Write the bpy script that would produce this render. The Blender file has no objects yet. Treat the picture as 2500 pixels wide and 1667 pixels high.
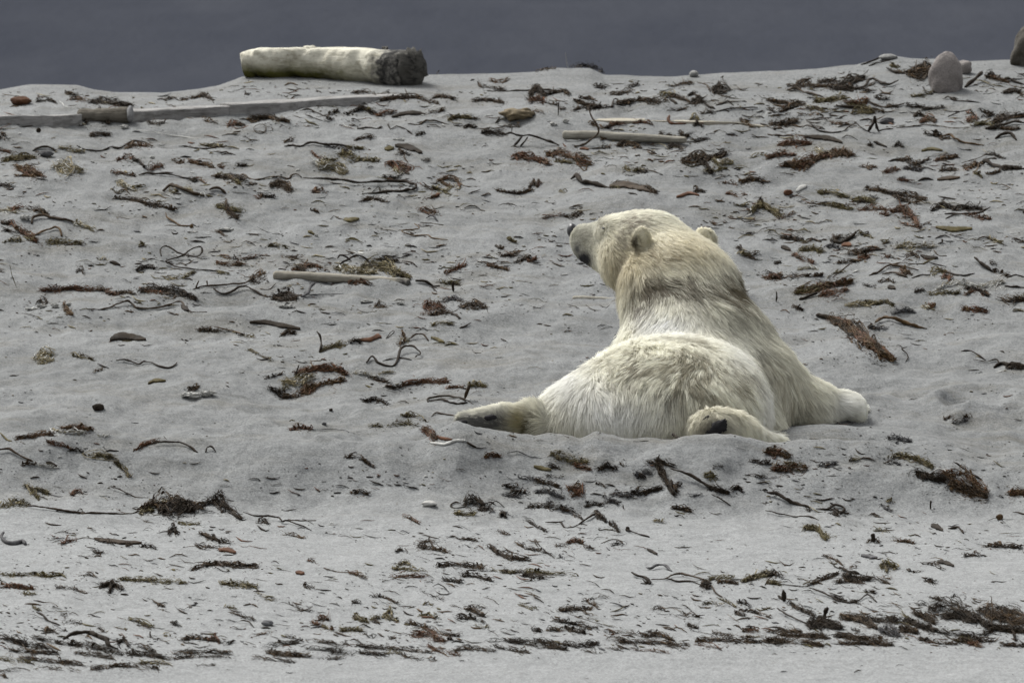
import bpy, math, random
import numpy as np
from mathutils import kdtree, Vector

scene = bpy.context.scene
COL = scene.collection
rng = np.random.default_rng(7)
random.seed(7)

# ------------------------------------------------------------------ camera
FOCAL, SENS, PITCH, CAM_Y = 357.0, 36.0, math.radians(5.0), -40.0
CAM_H = 3.926
cam = bpy.data.cameras.new('camera')
cam.lens, cam.sensor_width = FOCAL, SENS
cam.clip_start, cam.clip_end = 0.5, 6000.0
cam.dof.use_dof = True
cam.dof.focus_distance = 40.6
cam.dof.aperture_fstop = 11.0
cam_ob = bpy.data.objects.new('camera', cam)
cam_ob.location = (0.0, CAM_Y, CAM_H)
cam_ob.rotation_euler = (math.pi / 2 - PITCH, 0.0, 0.0)
COL.objects.link(cam_ob)
scene.camera = cam_ob

# ------------------------------------------------------------------ sky, sun, exposure
SUN_EL, SUN_AZ = math.radians(53.0), math.radians(-40.0)      # azimuth from +Y towards +X
world = bpy.data.worlds.new('World')
scene.world = world
world.use_nodes = True
wn = world.node_tree
wn.nodes.clear()
w_out = wn.nodes.new('ShaderNodeOutputWorld')
w_bg = wn.nodes.new('ShaderNodeBackground')
w_sky = wn.nodes.new('ShaderNodeTexSky')
w_sky.sky_type = 'NISHITA'
w_sky.sun_disc = False
w_sky.sun_elevation = SUN_EL
w_sky.sun_rotation = SUN_AZ
w_sky.air_density = 1.0
w_sky.dust_density = 3.0
w_hsv = wn.nodes.new('ShaderNodeHueSaturation')
w_hsv.inputs['Saturation'].default_value = 0.12               # grey cloud cover
w_bg.inputs['Strength'].default_value = 0.075
wn.links.new(w_sky.outputs[0], w_hsv.inputs['Color'])
wn.links.new(w_hsv.outputs[0], w_bg.inputs['Color'])
wn.links.new(w_bg.outputs[0], w_out.inputs['Surface'])

sun = bpy.data.lights.new('sun', 'SUN')
sun.energy = 1.5
sun.angle = math.radians(24.0)
sun.color = (1.0, 0.985, 0.95)
sun_ob = bpy.data.objects.new('sun', sun)
sd = Vector((math.sin(SUN_AZ) * math.cos(SUN_EL), math.cos(SUN_AZ) * math.cos(SUN_EL), math.sin(SUN_EL)))
sun_ob.rotation_euler = sd.to_track_quat('Z', 'Y').to_euler()
sun_ob.location = sd * 60
COL.objects.link(sun_ob)

vs = scene.view_settings
vs.view_transform = 'Standard'
vs.look = 'None'
vs.exposure = 1.55
vs.gamma = 1.0
vs.use_curve_mapping = False
scene.cycles.max_bounces = 8
scene.cycles.transparent_max_bounces = 8

# ------------------------------------------------------------------ helpers
CP, SP = math.cos(PITCH), math.sin(PITCH)
FPX = 2500.0 * FOCAL / SENS                                    # focal length in photo pixels


def ray(px, py):
    """Direction of the sight line through a photo pixel (x right, y away, z up), scaled so that dy = 1."""
    u = (np.asarray(px, float) - 1250.0) / FPX
    v = (833.5 - np.asarray(py, float)) / FPX
    dx, dy, dz = u, CP + v * SP, -SP + v * CP
    return dx / dy, dz / dy


def P(px, py, y):
    """World point that stands at depth y on the sight line of a photo pixel."""
    rx, rz = ray(px, py)
    d = y - CAM_Y
    return np.array([rx * d, y, CAM_H + rz * d])


def ppm(y):
    return FPX / ((y - CAM_Y))


def hash2(ix, iy, seed):
    h = (ix.astype(np.int64) * 374761393 + iy.astype(np.int64) * 668265263 + seed * 974711) & 0x7fffffff
    h = ((h ^ (h >> 13)) * 1274126177) & 0x7fffffff
    return ((h ^ (h >> 16)) & 0xffff) / 65535.0


def vnoise(x, y, seed=0):
    ix, iy = np.floor(x), np.floor(y)
    fx, fy = x - ix, y - iy
    fx = fx * fx * fx * (fx * (fx * 6 - 15) + 10)
    fy = fy * fy * fy * (fy * (fy * 6 - 15) + 10)
    a, b = hash2(ix, iy, seed), hash2(ix + 1, iy, seed)
    c, d = hash2(ix, iy + 1, seed), hash2(ix + 1, iy + 1, seed)
    return (a + (b - a) * fx) * (1 - fy) + (c + (d - c) * fx) * fy - 0.5


def fbm(x, y, seed=0, octaves=3):
    s, a = 0.0, 1.0
    for o in range(octaves):
        s = s + a * vnoise(x * 2 ** o + 13.7 * o, y * 2 ** o - 7.1 * o, seed + o)
        a *= 0.5
    return s


def sstep(a, b, x):
    t = np.clip((x - a) / (b - a), 0, 1)
    return t * t * (3 - 2 * t)


def tag(o, label=None, cat=None, group=None, kind=None):
    for k, v in (('label', label), ('category', cat), ('group', group), ('kind', kind)):
        if v:
            o[k] = v
    return o


def link(name, mesh, mats, parent=None):
    o = bpy.data.objects.new(name, mesh)
    for m in (mats if isinstance(mats, (list, tuple)) else [mats]):
        mesh.materials.append(m)
    COL.objects.link(o)
    if parent is not None:
        o.parent = parent
        o.matrix_parent_inverse = parent.matrix_basis.inverted()
    return o


def empty(name, loc):
    o = bpy.data.objects.new(name, None)
    o.empty_display_size = 0.05
    o.location = loc
    COL.objects.link(o)
    return o


def mesh_from(name, verts, faces, midx=None, smooth=True):
    me = bpy.data.meshes.new(name)
    verts = np.asarray(verts, np.float32)
    me.vertices.add(len(verts))
    me.vertices.foreach_set('co', verts.ravel())
    if isinstance(faces, np.ndarray):
        n, k = faces.shape
        loops = faces.ravel()
        starts = np.arange(n) * k
        tot = np.full(n, k)
    else:
        tot = np.array([len(f) for f in faces])
        loops = np.concatenate([np.asarray(f) for f in faces])
        starts = np.concatenate([[0], np.cumsum(tot)[:-1]])
        n = len(faces)
    me.loops.add(len(loops))
    me.loops.foreach_set('vertex_index', loops.astype(np.int32))
    me.polygons.add(n)
    me.polygons.foreach_set('loop_start', starts.astype(np.int32))
    if midx is not None:
        me.polygons.foreach_set('material_index', np.asarray(midx, np.int32))
    me.polygons.foreach_set('use_smooth', np.full(n, smooth))
    me.update(calc_edges=True)
    me.validate()
    return me


class MB:
    """Collects closed pieces (tubes, blobs) into one mesh."""
    def __init__(self):
        self.v, self.f, self.m, self.n = [], [], [], 0

    def add(self, v, f, m=0):
        self.v.append(np.asarray(v, float))
        self.f.append(np.asarray(f, np.int64) + self.n)
        self.m.append(np.full(len(f), m))
        self.n += len(v)

    def mesh(self, name, smooth=True):
        v = np.concatenate(self.v)
        ks = {f.shape[1] for f in self.f}
        if len(ks) == 1:
            return mesh_from(name, v, np.concatenate(self.f), np.concatenate(self.m), smooth)
        return mesh_from(name, v, [list(r) for f in self.f for r in f], np.concatenate(self.m), smooth)

    def build(self, name, mats, parent=None, smooth=True):
        return link(name, self.mesh(name, smooth), mats, parent)


def resample(pts, n):
    """Catmull-Rom through pts, n samples evenly spread."""
    p = np.asarray(pts, float)
    if len(p) == 2:
        t = np.linspace(0, 1, n)[:, None]
        return p[0] * (1 - t) + p[1] * t
    q = np.vstack([2 * p[0] - p[1], p, 2 * p[-1] - p[-2]])
    seg = np.linspace(0, len(p) - 1, n)
    i = np.minimum(seg.astype(int), len(p) - 2)
    t = (seg - i)[:, None]
    a, b, c, d = q[i], q[i + 1], q[i + 2], q[i + 3]
    return 0.5 * (2 * b + (c - a) * t + (2 * a - 5 * b + 4 * c - d) * t * t + (3 * b - a - 3 * c + d) * t ** 3)


def tube(path, rw, rh=None, sides=6, twist=None):
    """Closed tube along path; rw half-width sideways, rh half-height, one value per point."""
    p = np.asarray(path, float)
    n = len(p)
    rw = np.broadcast_to(rw, n).astype(float)
    rh = rw if rh is None else np.broadcast_to(rh, n).astype(float)
    t = np.gradient(p, axis=0)
    t /= np.maximum(np.linalg.norm(t, axis=1, keepdims=True), 1e-9)
    up = np.tile(np.array([0, 0, 1.0]), (n, 1))
    steep = np.abs(t[:, 2]) > 0.92
    up[steep] = np.array([0, 1.0, 0])
    s = np.cross(t, up)
    s /= np.maximum(np.linalg.norm(s, axis=1, keepdims=True), 1e-9)
    u = np.cross(s, t)
    if twist is not None:
        c, si = np.cos(twist)[:, None], np.sin(twist)[:, None]
        s, u = s * c + u * si, u * c - s * si
    a = np.arange(sides) * 2 * math.pi / sides
    ring = (p[:, None, :] + s[:, None, :] * (rw[:, None] * np.cos(a))[:, :, None]
            + u[:, None, :] * (rh[:, None] * np.sin(a))[:, :, None])
    v = ring.reshape(-1, 3)
    i = np.arange(n - 1)[:, None] * sides
    j = np.arange(sides)[None, :]
    k = (j + 1) % sides
    f = np.stack([i + j, i + k, i + sides + k, i + sides + j], -1).reshape(-1, 4)
    caps = []
    for base, order in ((0, 1), ((n - 1) * sides, -1)):
        idx = list(range(sides))[::-order]
        for q in range(1, sides - 1, 2):
            caps.append([base + idx[0], base + idx[q], base + idx[q + 1], base + idx[min(q + 2, sides - 1)]])
    caps = [c if c[2] != c[3] else [c[0], c[1], c[2], c[2]] for c in caps]
    good = [c for c in caps if len(set(c)) == 4]
    f = np.vstack([f] + ([np.array(good)] if good else []))
    return v, f


def blob(center, r, seed, sub=14, rough=0.12, freq=2.5, flat=0.0):
    """Noise-bent ellipsoid; r = (rx, ry, rz)."""
    th = np.linspace(0, math.pi, sub)
    ph = np.linspace(0, 2 * math.pi, sub * 2, endpoint=False)
    T, F = np.meshgrid(th, ph, indexing='ij')
    d = np.stack([np.sin(T) * np.cos(F), np.sin(T) * np.sin(F), np.cos(T)], -1)
    k = 1 + rough * 2 * (fbm(d[..., 0] * freq + 5 + seed, d[..., 1] * freq + d[..., 2] * 1.7 * freq, seed, 3))
    v = d * k[..., None] * np.asarray(r)
    if flat:
        v[..., 2] = np.where(v[..., 2] < -flat * r[2], -flat * r[2] + (v[..., 2] + flat * r[2]) * 0.1, v[..., 2])
    v = v.reshape(-1, 3) + np.asarray(center)
    m = sub * 2
    i = np.arange(sub - 1)[:, None] * m
    j = np.arange(m)[None, :]
    f = np.stack([i + j, i + m + j, i + m + (j + 1) % m, i + (j + 1) % m], -1).reshape(-1, 4)
    return v, f


# ------------------------------------------------------------------ materials
def mat(name):
    m = bpy.data.materials.new(name)
    m.use_nodes = True
    nt = m.node_tree
    bs = nt.nodes['Principled BSDF']
    return m, nt, bs


def N(nt, kind, **kw):
    n = nt.nodes.new(kind)
    for k, v in kw.items():
        if k in n.inputs:
            n.inputs[k].default_value = v
        else:
            setattr(n, k, v)
    return n


def ramp(nt, fac, stops):
    r = nt.nodes.new('ShaderNodeValToRGB')
    e = r.color_ramp.elements
    while len(e) < len(stops):
        e.new(0.5)
    for el, (p, c) in zip(e, stops):
        el.position = p
        el.color = (*c, 1) if len(c) == 3 else c
    nt.links.new(fac, r.inputs[0])
    return r.outputs[0]


def mapped(nt, scale, coord='Object'):
    tc = nt.nodes.new('ShaderNodeTexCoord')
    mp = nt.nodes.new('ShaderNodeMapping')
    mp.inputs['Scale'].default_value = scale
    nt.links.new(tc.outputs[coord], mp.inputs[0])
    return mp.outputs[0]


def noise(nt, vec, scale, detail=4.0, rough=0.55):
    n = N(nt, 'ShaderNodeTexNoise', Scale=scale, Detail=detail, Roughness=rough)
    nt.links.new(vec, n.inputs['Vector'])
    return n.outputs['Fac']


def mix(nt, fac, a, b, blend='MIX'):
    n = nt.nodes.new('ShaderNodeMix')
    n.data_type = 'RGBA'
    n.blend_type = blend
    for s, x in ((n.inputs[0], fac), (n.inputs[6], a), (n.inputs[7], b)):
        if hasattr(x, 'links'):
            nt.links.new(x, s)
        elif isinstance(x, (tuple, list)):
            s.default_value = (*x, 1)
        else:
            s.default_value = x
    return n.outputs[2]


def bump(nt, h, strength, dist, bs, prev=None):
    b = nt.nodes.new('ShaderNodeBump')
    b.inputs['Strength'].default_value = strength
    b.inputs['Distance'].default_value = dist
    nt.links.new(h, b.inputs['Height'])
    if prev is not None:
        nt.links.new(prev, b.inputs['Normal'])
    if bs is not None:
        nt.links.new(b.outputs[0], bs.inputs['Normal'])
    return b.outputs[0]


def sand_material():
    m, nt, bs = mat('beach_sand')
    v = mapped(nt, (1, 1, 1))
    vs_ = mapped(nt, (0.35, 1.6, 1))
    big = noise(nt, vs_, 1.6, 4, 0.6)
    med = noise(nt, mapped(nt, (0.6, 1.5, 1)), 6.0, 5, 0.6)
    c = ramp(nt, big, [(0.28, (0.108, 0.1105, 0.109)), (0.5, (0.149, 0.1525, 0.151)), (0.75, (0.188, 0.192, 0.191))])
    c = mix(nt, ramp(nt, med, [(0.35, (0, 0, 0)), (0.7, (0.8, 0.8, 0.8))]), c, (0.150, 0.154, 0.154))
    stn = noise(nt, mapped(nt, (0.5, 1.4, 1)), 3.6, 5, 0.7)
    c = mix(nt, ramp(nt, stn, [(0.50, (0, 0, 0)), (0.66, (0.50, 0.50, 0.50))]), c, (0.102, 0.095, 0.079))
    # the lower foreshore is finer, paler sand
    tc = nt.nodes.new('ShaderNodeTexCoord')
    sx = nt.nodes.new('ShaderNodeSeparateXYZ')
    nt.links.new(tc.outputs['Object'], sx.inputs[0])
    ma = nt.nodes.new('ShaderNodeMath'); ma.operation = 'MULTIPLY_ADD'
    ma.inputs[1].default_value = 1.6
    nt.links.new(big, ma.inputs[0]); nt.links.new(sx.outputs[1], ma.inputs[2])
    mr = nt.nodes.new('ShaderNodeMapRange')
    mr.inputs[1].default_value, mr.inputs[2].default_value = 0.2, -0.9
    nt.links.new(ma.outputs[0], mr.inputs[0])
    c = mix(nt, mr.outputs[0], c, mix(nt, med, (0.178, 0.183, 0.182), (0.222, 0.227, 0.226)))
    # grain: light and dark mineral grains, coarse enough to read
    g1 = noise(nt, v, 130.0, 2, 0.7)
    c = mix(nt, 1.0, c, ramp(nt, g1, [(0.25, (0.56, 0.56, 0.56)), (0.5, (1, 1, 1)), (0.78, (1.42, 1.42, 1.41))]), 'MULTIPLY')
    g2 = noise(nt, mapped(nt, (1, 0.5, 1)), 42.0, 3, 0.7)
    c = mix(nt, 1.0, c, ramp(nt, g2, [(0.3, (0.80, 0.80, 0.80)), (0.55, (1, 1, 1)), (0.8, (1.13, 1.13, 1.13))]), 'MULTIPLY')
    # fine dark weed dust, thicker in streaks
    sp = noise(nt, mapped(nt, (1, 0.45, 1)), 60.0, 3, 0.75)
    pt = noise(nt, mapped(nt, (0.4, 1.3, 1)), 2.3, 4, 0.6)
    sm = nt.nodes.new('ShaderNodeMath'); sm.operation = 'MULTIPLY'
    nt.links.new(ramp(nt, sp, [(0.60, (0, 0, 0)), (0.70, (1, 1, 1))]), sm.inputs[0])
    nt.links.new(ramp(nt, pt, [(0.45, (0.05, 0.05, 0.05)), (0.68, (0.65, 0.65, 0.65))]), sm.inputs[1])
    c = mix(nt, sm.outputs[0], c, (0.085, 0.072, 0.055))
    nt.links.new(c, bs.inputs['Base Color'])
    bs.inputs['Roughness'].default_value = 0.95
    bs.inputs['Specular IOR Level'].default_value = 0.15
    b1 = bump(nt, med, 0.5, 0.03, None)
    b2 = bump(nt, g2, 0.5, 0.006, None, b1)
    bump(nt, g1, 0.4, 0.002, bs, b2)
    return m


def water_material():
    m, nt, bs = mat('sea_water')
    v = mapped(nt, (2.5, 0.6, 1))
    n1 = noise(nt, v, 1.4, 5, 0.6)
    n2 = noise(nt, mapped(nt, (0.5, 0.12, 1)), 0.5, 4, 0.55)
    n3 = noise(nt, mapped(nt, (1.3, 0.22, 1)), 0.9, 3, 0.6)
    mm = mix(nt, 0.5, n2, n3)
    c = ramp(nt, mm, [(0.32, (0.033, 0.036, 0.045)), (0.5, (0.038, 0.041, 0.050)), (0.68, (0.044, 0.047, 0.056))])
    nt.links.new(c, bs.inputs['Base Color'])
    bs.inputs['Roughness'].default_value = 0.6
    bs.inputs['IOR'].default_value = 1.33
    bs.inputs['Specular IOR Level'].default_value = 0.0
    b = bump(nt, n2, 0.15, 0.3, None)
    bump(nt, n1, 0.4, 0.10, bs, b)
    return m


# ------------------------------------------------------------------ ground
YC = 9.0
ridge_px = np.array([(-400, 232), (0, 221), (72, 207), (188, 210), (228, 221), (281, 228), (402, 229), (482, 221), (530, 213), (566, 200), (590, 190),
                     (620, 187), (880, 190), (960, 189), (1037, 186), (1185, 183), (1311, 176.5), (1346, 167), (1440, 168.5), (1474, 183), (1587, 186),
                     (1640, 187), (1721, 184.6), (1810, 179), (1875, 178), (1982, 172.5), (2089, 164), (2143, 150), (2188, 142),
                     (2223, 146), (2271, 148), (2368, 156), (2500, 150), (2900, 160)], float)
rz_pts = np.array([P(a, b, YC) for a, b in ridge_px])
mound_px = np.array([(900, 1110), (1010, 1085), (1070, 1052), (1115, 1046), (1193, 1056), (1311, 1067), (1377, 1075), (1417, 1084), (1458, 1068),
                     (1548, 1080), (1662, 1075), (1744, 1064), (1800, 1062), (1900, 1072), (1960, 1062), (2040, 1056), (2150, 1070),
                     (2260, 1090), (2400, 1120)], float)
YM = -0.50
mz_pts = np.array([P(a, b, YM) for a, b in mound_px])

prof_y = np.array([-60, -26, -16, -5.5, -1.40, -1.08, -0.80, -0.55, 0.0, 0.6, 1.3, 2.5, 5.0, 7.4, YC])
ZC = float(np.mean(rz_pts[:, 2]))
prof_z = np.array([-4.0, -2.0, -1.05, -0.300, -0.125, -0.112, -0.035, 0.020, 0.0, 0.022, 0.062, 0.19, 0.505, 0.80, ZC])
_py = np.linspace(-60, YC, 7000)
_pz = np.interp(_py, prof_y, prof_z)
_k = np.exp(-np.linspace(-2.2, 2.2, 27) ** 2)
_k /= _k.sum()
_pz = np.convolve(np.pad(_pz, 13, mode='edge'), _k, 'valid')

rs_x = np.linspace(-8, 8, 400)
rs_z = np.interp(rs_x, rz_pts[:, 0], rz_pts[:, 2])
_k2 = np.exp(-np.linspace(-2.2, 2.2, 31) ** 2)
rs_z = np.convolve(np.pad(rs_z, 15, mode='edge'), _k2 / _k2.sum(), 'valid')

_hr = np.random.default_rng(5)
HOLLOWS = [(_hr.uniform(1.35, 2.6), _hr.uniform(-0.9, 1.3), _hr.uniform(0.05, 0.13), _hr.uniform(0.006, 0.018)) for _ in range(16)]
HOLLOWS += [(_hr.uniform(-1.6, -0.35), _hr.uniform(-0.9, 1.2), _hr.uniform(0.06, 0.14), _hr.uniform(0.005, 0.014)) for _ in range(14)]
HOLLOWS += [(_hr.uniform(-0.2, 1.6), _hr.uniform(-1.1, -0.75), _hr.uniform(0.04, 0.08), _hr.uniform(0.003, 0.007)) for _ in range(8)]


def ground_z(x, y):
    x, y = np.asarray(x, float), np.asarray(y, float)
    z = np.interp(y, _py, _pz)
    zc = np.interp(x, rz_pts[:, 0], rz_pts[:, 2])
    zb = np.interp(x, rs_x, rs_z)
    w = sstep(6.6, YC, y)
    w2 = sstep(8.2, YC, y)
    crest = zb + 0.006 - np.interp(YC, _py, _pz)
    near = np.interp(y, [-60, -20, 6.6, YC], [0, 0, 1, 1])
    z = z + w * crest + w2 * (zc - zb)
    back = np.maximum(y - YC, 0)
    z = np.where(y > YC, zc + 0.006 - 0.16 * back - 0.006 * np.minimum(back, 15) ** 2, z)
    z = np.maximum(z, -4.0)
    calm = 1 - 0.85 * sstep(7.6, 8.7, y)
    tame = 1 - 0.75 * np.exp(-((x - 0.7) / 0.9) ** 2 - ((y - 0.35) / 0.8) ** 2)
    fore = 1 - 0.65 * sstep(-1.0, -2.0, y)
    z = z + calm * tame * fore * (0.065 * fbm(x * 0.55, y * 0.5, 3) + 0.070 * fbm(x * 1.5, y * 1.3, 11) + 0.036 * fbm(x * 4.2, y * 2.6, 21)
                           + 0.013 * fbm(x * 13, y * 7, 31) + 0.010 * (0.2 - np.abs(fbm(x * 7.5, y * 4.5, 35, 3))))
    z = z + calm * fore * 0.010 * np.sin(y * 7.0 + 2.4 * fbm(x * 0.8, y * 0.7, 41) + x * 0.8) * (0.5 + fbm(x * 0.9, y * 0.8, 43))
    mz = np.interp(x, mz_pts[:, 0], mz_pts[:, 2]) + 0.012 * fbm(x * 8, y * 5, 37)
    mw = sstep(-0.40, -0.2, x) * (1 - sstep(1.45, 1.95, x))
    g = np.where(y > YM, np.exp(-((y - YM) / 0.20) ** 2), np.exp(-((y - YM) / 0.34) ** 2))
    z = z + mw * g * (mz - np.interp(YM, _py, _pz) - 0.004)
    lip = 0.105 * np.exp(-((y + 0.62 + 0.22 * fbm(x * 0.9, x * 0, 51)) / 0.30) ** 2) * (1 - sstep(-0.5, -0.1, x))
    z = z + lip * (0.7 + 0.8 * fbm(x * 0.8, y * 0, 53))
    # scuffed hollows and thrown-up sand round the bear and along the bank
    for hx, hy, hr, hd in HOLLOWS:
        if (abs(x - hx).min() if np.ndim(x) else abs(x - hx)) > 5 * hr:
            continue
        wob = 1 + 0.7 * fbm(x * 9 + hx, y * 7, 91, 2)
        r2 = wob * ((x - hx) / hr) ** 2 + wob * ((y - hy) / (hr * 1.3)) ** 2
        z = z + hd * (1.1 * np.exp(-((np.sqrt(r2) - 1.35) / 0.45) ** 2) - 1.5 * np.exp(-r2 * 1.4))
    z = z + calm * tame * 0.055 * (0.22 - np.abs(fbm(x * 1.1 + 3, y * 1.0, 71, 3))) * sstep(-1.6, -0.9, y)
    px_, _, pz_ = P(2010, 1045, 0.42)
    z = z + 0.045 * np.exp(-((x - px_) / 0.26) ** 2 - ((y - 0.42) / 0.16) ** 2)
    return z


def axis(spans):
    out = [np.linspace(a, b, n, endpoint=False) for a, b, n in spans]
    return np.concatenate(out + [[spans[-1][1]]])


gx = axis([(-400, -60, 10), (-60, -8, 26), (-8, -2.7, 40), (-2.7, 2.7, 430), (2.7, 8, 40), (8, 60, 26), (60, 400, 10)])
gy = axis([(-60, -6.2, 40), (-6.2, -3.0, 110), (-3.0, 2.0, 300), (2.0, 9.6, 260), (9.6, 26, 30)])
X, Y = np.meshgrid(gx, gy, indexing='ij')
Z = ground_z(X, Y)
nx, ny = len(gx), len(gy)
ii = (np.arange(nx - 1)[:, None] * ny + np.arange(ny - 1)[None, :])
gf = np.stack([ii, ii + ny, ii + ny + 1, ii + 1], -1).reshape(-1, 4)
M_SAND = sand_material()
ground = link('beach', mesh_from('beach', np.stack([X, Y, Z], -1).reshape(-1, 3), gf), M_SAND)
tag(ground, 'grey sandy beach rising to a low ridge', None, None, 'structure')

WL = -1.15
wx = axis([(-3000, -60, 24), (-60, 60, 80), (60, 3000, 24)])
wy = axis([(-400, 10, 20), (10, 40, 20), (40, 130, 240), (130, 4000, 40)])
X2, Y2 = np.meshgrid(wx, wy, indexing='ij')
Z2 = WL + 0.05 * fbm(X2 * 0.6, Y2 * 1.1, 77, 3) * (np.abs(X2) < 80)
n2 = len(wy)
ii = (np.arange(len(wx) - 1)[:, None] * n2 + np.arange(n2 - 1)[None, :])
wf = np.stack([ii, ii + n2, ii + n2 + 1, ii + 1], -1).reshape(-1, 4)
sea = link('sea', mesh_from('sea', np.stack([X2, Y2, Z2], -1).reshape(-1, 3), wf), water_material())
tag(sea, 'dark slate sea behind the beach ridge', None, None, 'structure')


def on_ground(px, py):
    """First point of the beach on the sight line of photo pixels (arrays)."""
    px, py = np.atleast_1d(np.asarray(px, float)), np.atleast_1d(np.asarray(py, float))
    rx, rz = ray(px, py)
    ds = np.arange(33.0, 50.0, 0.03)
    hit = np.full(len(px), np.nan)
    below_prev = np.zeros(len(px), bool)
    D = ds[None, :]
    for a in range(0, len(px), 400):
        sl = slice(a, a + 400)
        zr = CAM_H + rz[sl, None] * D
        zg = ground_z(rx[sl, None] * D, CAM_Y + np.broadcast_to(D, zr.shape))
        below = zr <= zg
        k = below.argmax(1)
        got = below.any(1)
        k = np.maximum(k, 1)
        r = np.arange(zr.shape[0])
        f0 = (zr - zg)[r, k - 1]
        f1 = (zr - zg)[r, k]
        t = np.clip(f0 / np.maximum(f0 - f1, 1e-9), 0, 1)
        hit[sl] = np.where(got, ds[k - 1] + t * 0.03, 49.0)
    yy = CAM_Y + hit
    xx = rx * hit
    return np.stack([xx, yy, ground_z(xx, yy)], -1)

# ------------------------------------------------------------------ polar bear
def rc(a, ra, b, rb, flow=None):
    return ('rc', P(*a), ra / ppm(a[2]), P(*b), rb / ppm(b[2]), flow)


def el(c, r, flow=None, rot=0.0):
    k = 1 / ppm(c[2])
    return ('el', P(*c), np.array([r[0] * k, r[1], r[2] * k]), rot, flow)


BACK = (0.05, -0.80, -0.60)
RUMP = (-0.10, -0.45, -0.90)
prims = [
    el((1605, 1014, 0.10), (270, 0.40, 150), RUMP),                       # rump
    el((1650, 945, 0.40), (205, 0.42, 122), BACK),                        # loin
    el((1684, 935, 0.80), (190, 0.34, 146), BACK),                        # shoulders
    rc((1688, 850, 0.86), 158, (1652, 715, 1.06), 128, (0.25, -0.55, -1.0)),      # neck
    rc((1732, 850, 0.88), 102, (1688, 735, 1.05), 92, (0.35, -0.5, -1.0)),
    rc((1648, 715, 1.06), 120, (1582, 612, 1.22), 80, (0.75, -0.5, -0.6)),        # nape
    rc((1612, 606, 1.22), 70, (1658, 668, 1.12), 78, (0.75, -0.5, -0.7)),
    el((1570, 602, 1.24), (84, 0.155, 73), (0.8, -0.6, -0.25)),           # skull
    el((1534, 638, 1.22), (64, 0.12, 62), (0.7, -0.3, -0.8)),             # cheek
    rc((1545, 598, 1.30), 68, (1428, 583, 1.50), 34, (0.9, -0.5, 0.05)),  # muzzle
    rc((1510, 640, 1.28), 40, (1432, 612, 1.47), 21, (0.9, -0.5, -0.2)),  # lower jaw
    el((1505, 556, 1.30), (46, 0.08, 22), (0.9, -0.5, -0.1)),             # brow
    rc((1792, 842, 0.84), 60, (1890, 948, 0.74), 52, (0.45, -0.3, -0.9)),         # shoulder blade
    rc((1885, 950, 0.72), 66, (1975, 992, 0.72), 56, (0.75, -0.25, -0.7)),        # fore limb
    rc((1975, 988, 0.72), 54, (2068, 998, 0.82), 27, (1.0, 0.2, -0.25)),          # fore paw
    el((2066, 990, 0.80), (42, 0.12, 28), (1.0, 0.2, -0.3)),
    rc((2075, 985, 0.90), 16, (2097, 994, 0.93), 12, (1.0, 0.2, -0.3)),          # toes
    rc((2078, 992, 0.82), 16, (2099, 1003, 0.83), 12, (1.0, 0.0, -0.3)),
    rc((2070, 996, 0.73), 16, (2088, 1012, 0.72), 12, (1.0, -0.2, -0.3)),
    rc((1840, 930, 0.70), 70, (1865, 1050, 0.45), 45, (0.2, -0.4, -1.0)),         # flank
    el((1385, 1022, 0.00), (66, 0.15, 66), (-0.45, -0.3, -0.85)),           # haunch
    rc((1300, 1025, -0.08), 42, (1148, 1032, -0.03), 25, (-1.0, -0.1, 0.0)),      # hind foot stretched out
    el((1225, 1026, -0.06), (70, 0.055, 33), (-1.0, -0.1, 0.0)),
    rc((1330, 1035, -0.05), 45, (1300, 1035, -0.05), 44, (-1.0, -0.2, 0.0)),
    el((1742, 1050, -0.31), (57, 0.10, 52), (-0.5, -0.3, -0.9)),          # hind foot tucked in
    rc((1790, 1052, -0.26), 42, (1880, 1085, -0.05), 22, (0.8, -0.1, -0.6)),
    rc((1560, 900, 1.05), 70, (1500, 985, 1.55), 40, (-0.3, 0.8, -0.5)),  # other fore limb, beyond the body
]


def sdf_each(q):
    """Distance to every primitive; q is (n,3)."""
    out = []
    for p in prims:
        if p[0] == 'el':
            c, r, rot = p[1], p[2], p[3]
            d = q - c
            if rot:
                cr_, sr_ = math.cos(rot), math.sin(rot)
                d = np.stack([d[:, 0] * cr_ + d[:, 1] * sr_, -d[:, 0] * sr_ + d[:, 1] * cr_, d[:, 2]], -1)
            k0 = np.linalg.norm(d / r, axis=1)
            k1 = np.linalg.norm(d / (r * r), axis=1)
            out.append(k0 * (k0 - 1.0) / np.maximum(k1, 1e-6))
        else:
            a, ra, b, rb = p[1:5]
            ba = b - a
            l2 = ba @ ba
            t = np.clip(((q - a) @ ba) / l2, 0, 1)
            out.append(np.linalg.norm(q - a - t[:, None] * ba, axis=1) - (ra + (rb - ra) * t))
    return np.array(out, np.float32)


KJ = [0, 0.15, 0.15, 0.15, 0.15, 0.09, 0.09, 0.06, 0.06, 0.06, 0.06, 0.06, 0.15, 0.09, 0.06, 0.06, 0.025, 0.025, 0.025, 0.14, 0.08, 0.03, 0.03, 0.03, 0.035, 0.06, 0.06, 0.022, 0.022]
EAR_C = P(1250, 0, -30)
EAR_R = np.array([0.016, 0.045, 0.029])


def sdf(q):
    d = sdf_each(q)
    s = d[0]
    for i in range(1, len(d)):
        k = KJ[i]
        h = np.maximum(k - np.abs(s - d[i]), 0) / k
        s = np.minimum(s, d[i]) - h * h * k * 0.25
    e = (q - EAR_C) / EAR_R
    return np.maximum(s, (1.0 - np.linalg.norm(e, axis=1)) * 0.02).astype(np.float32)


_ob = {}


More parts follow.
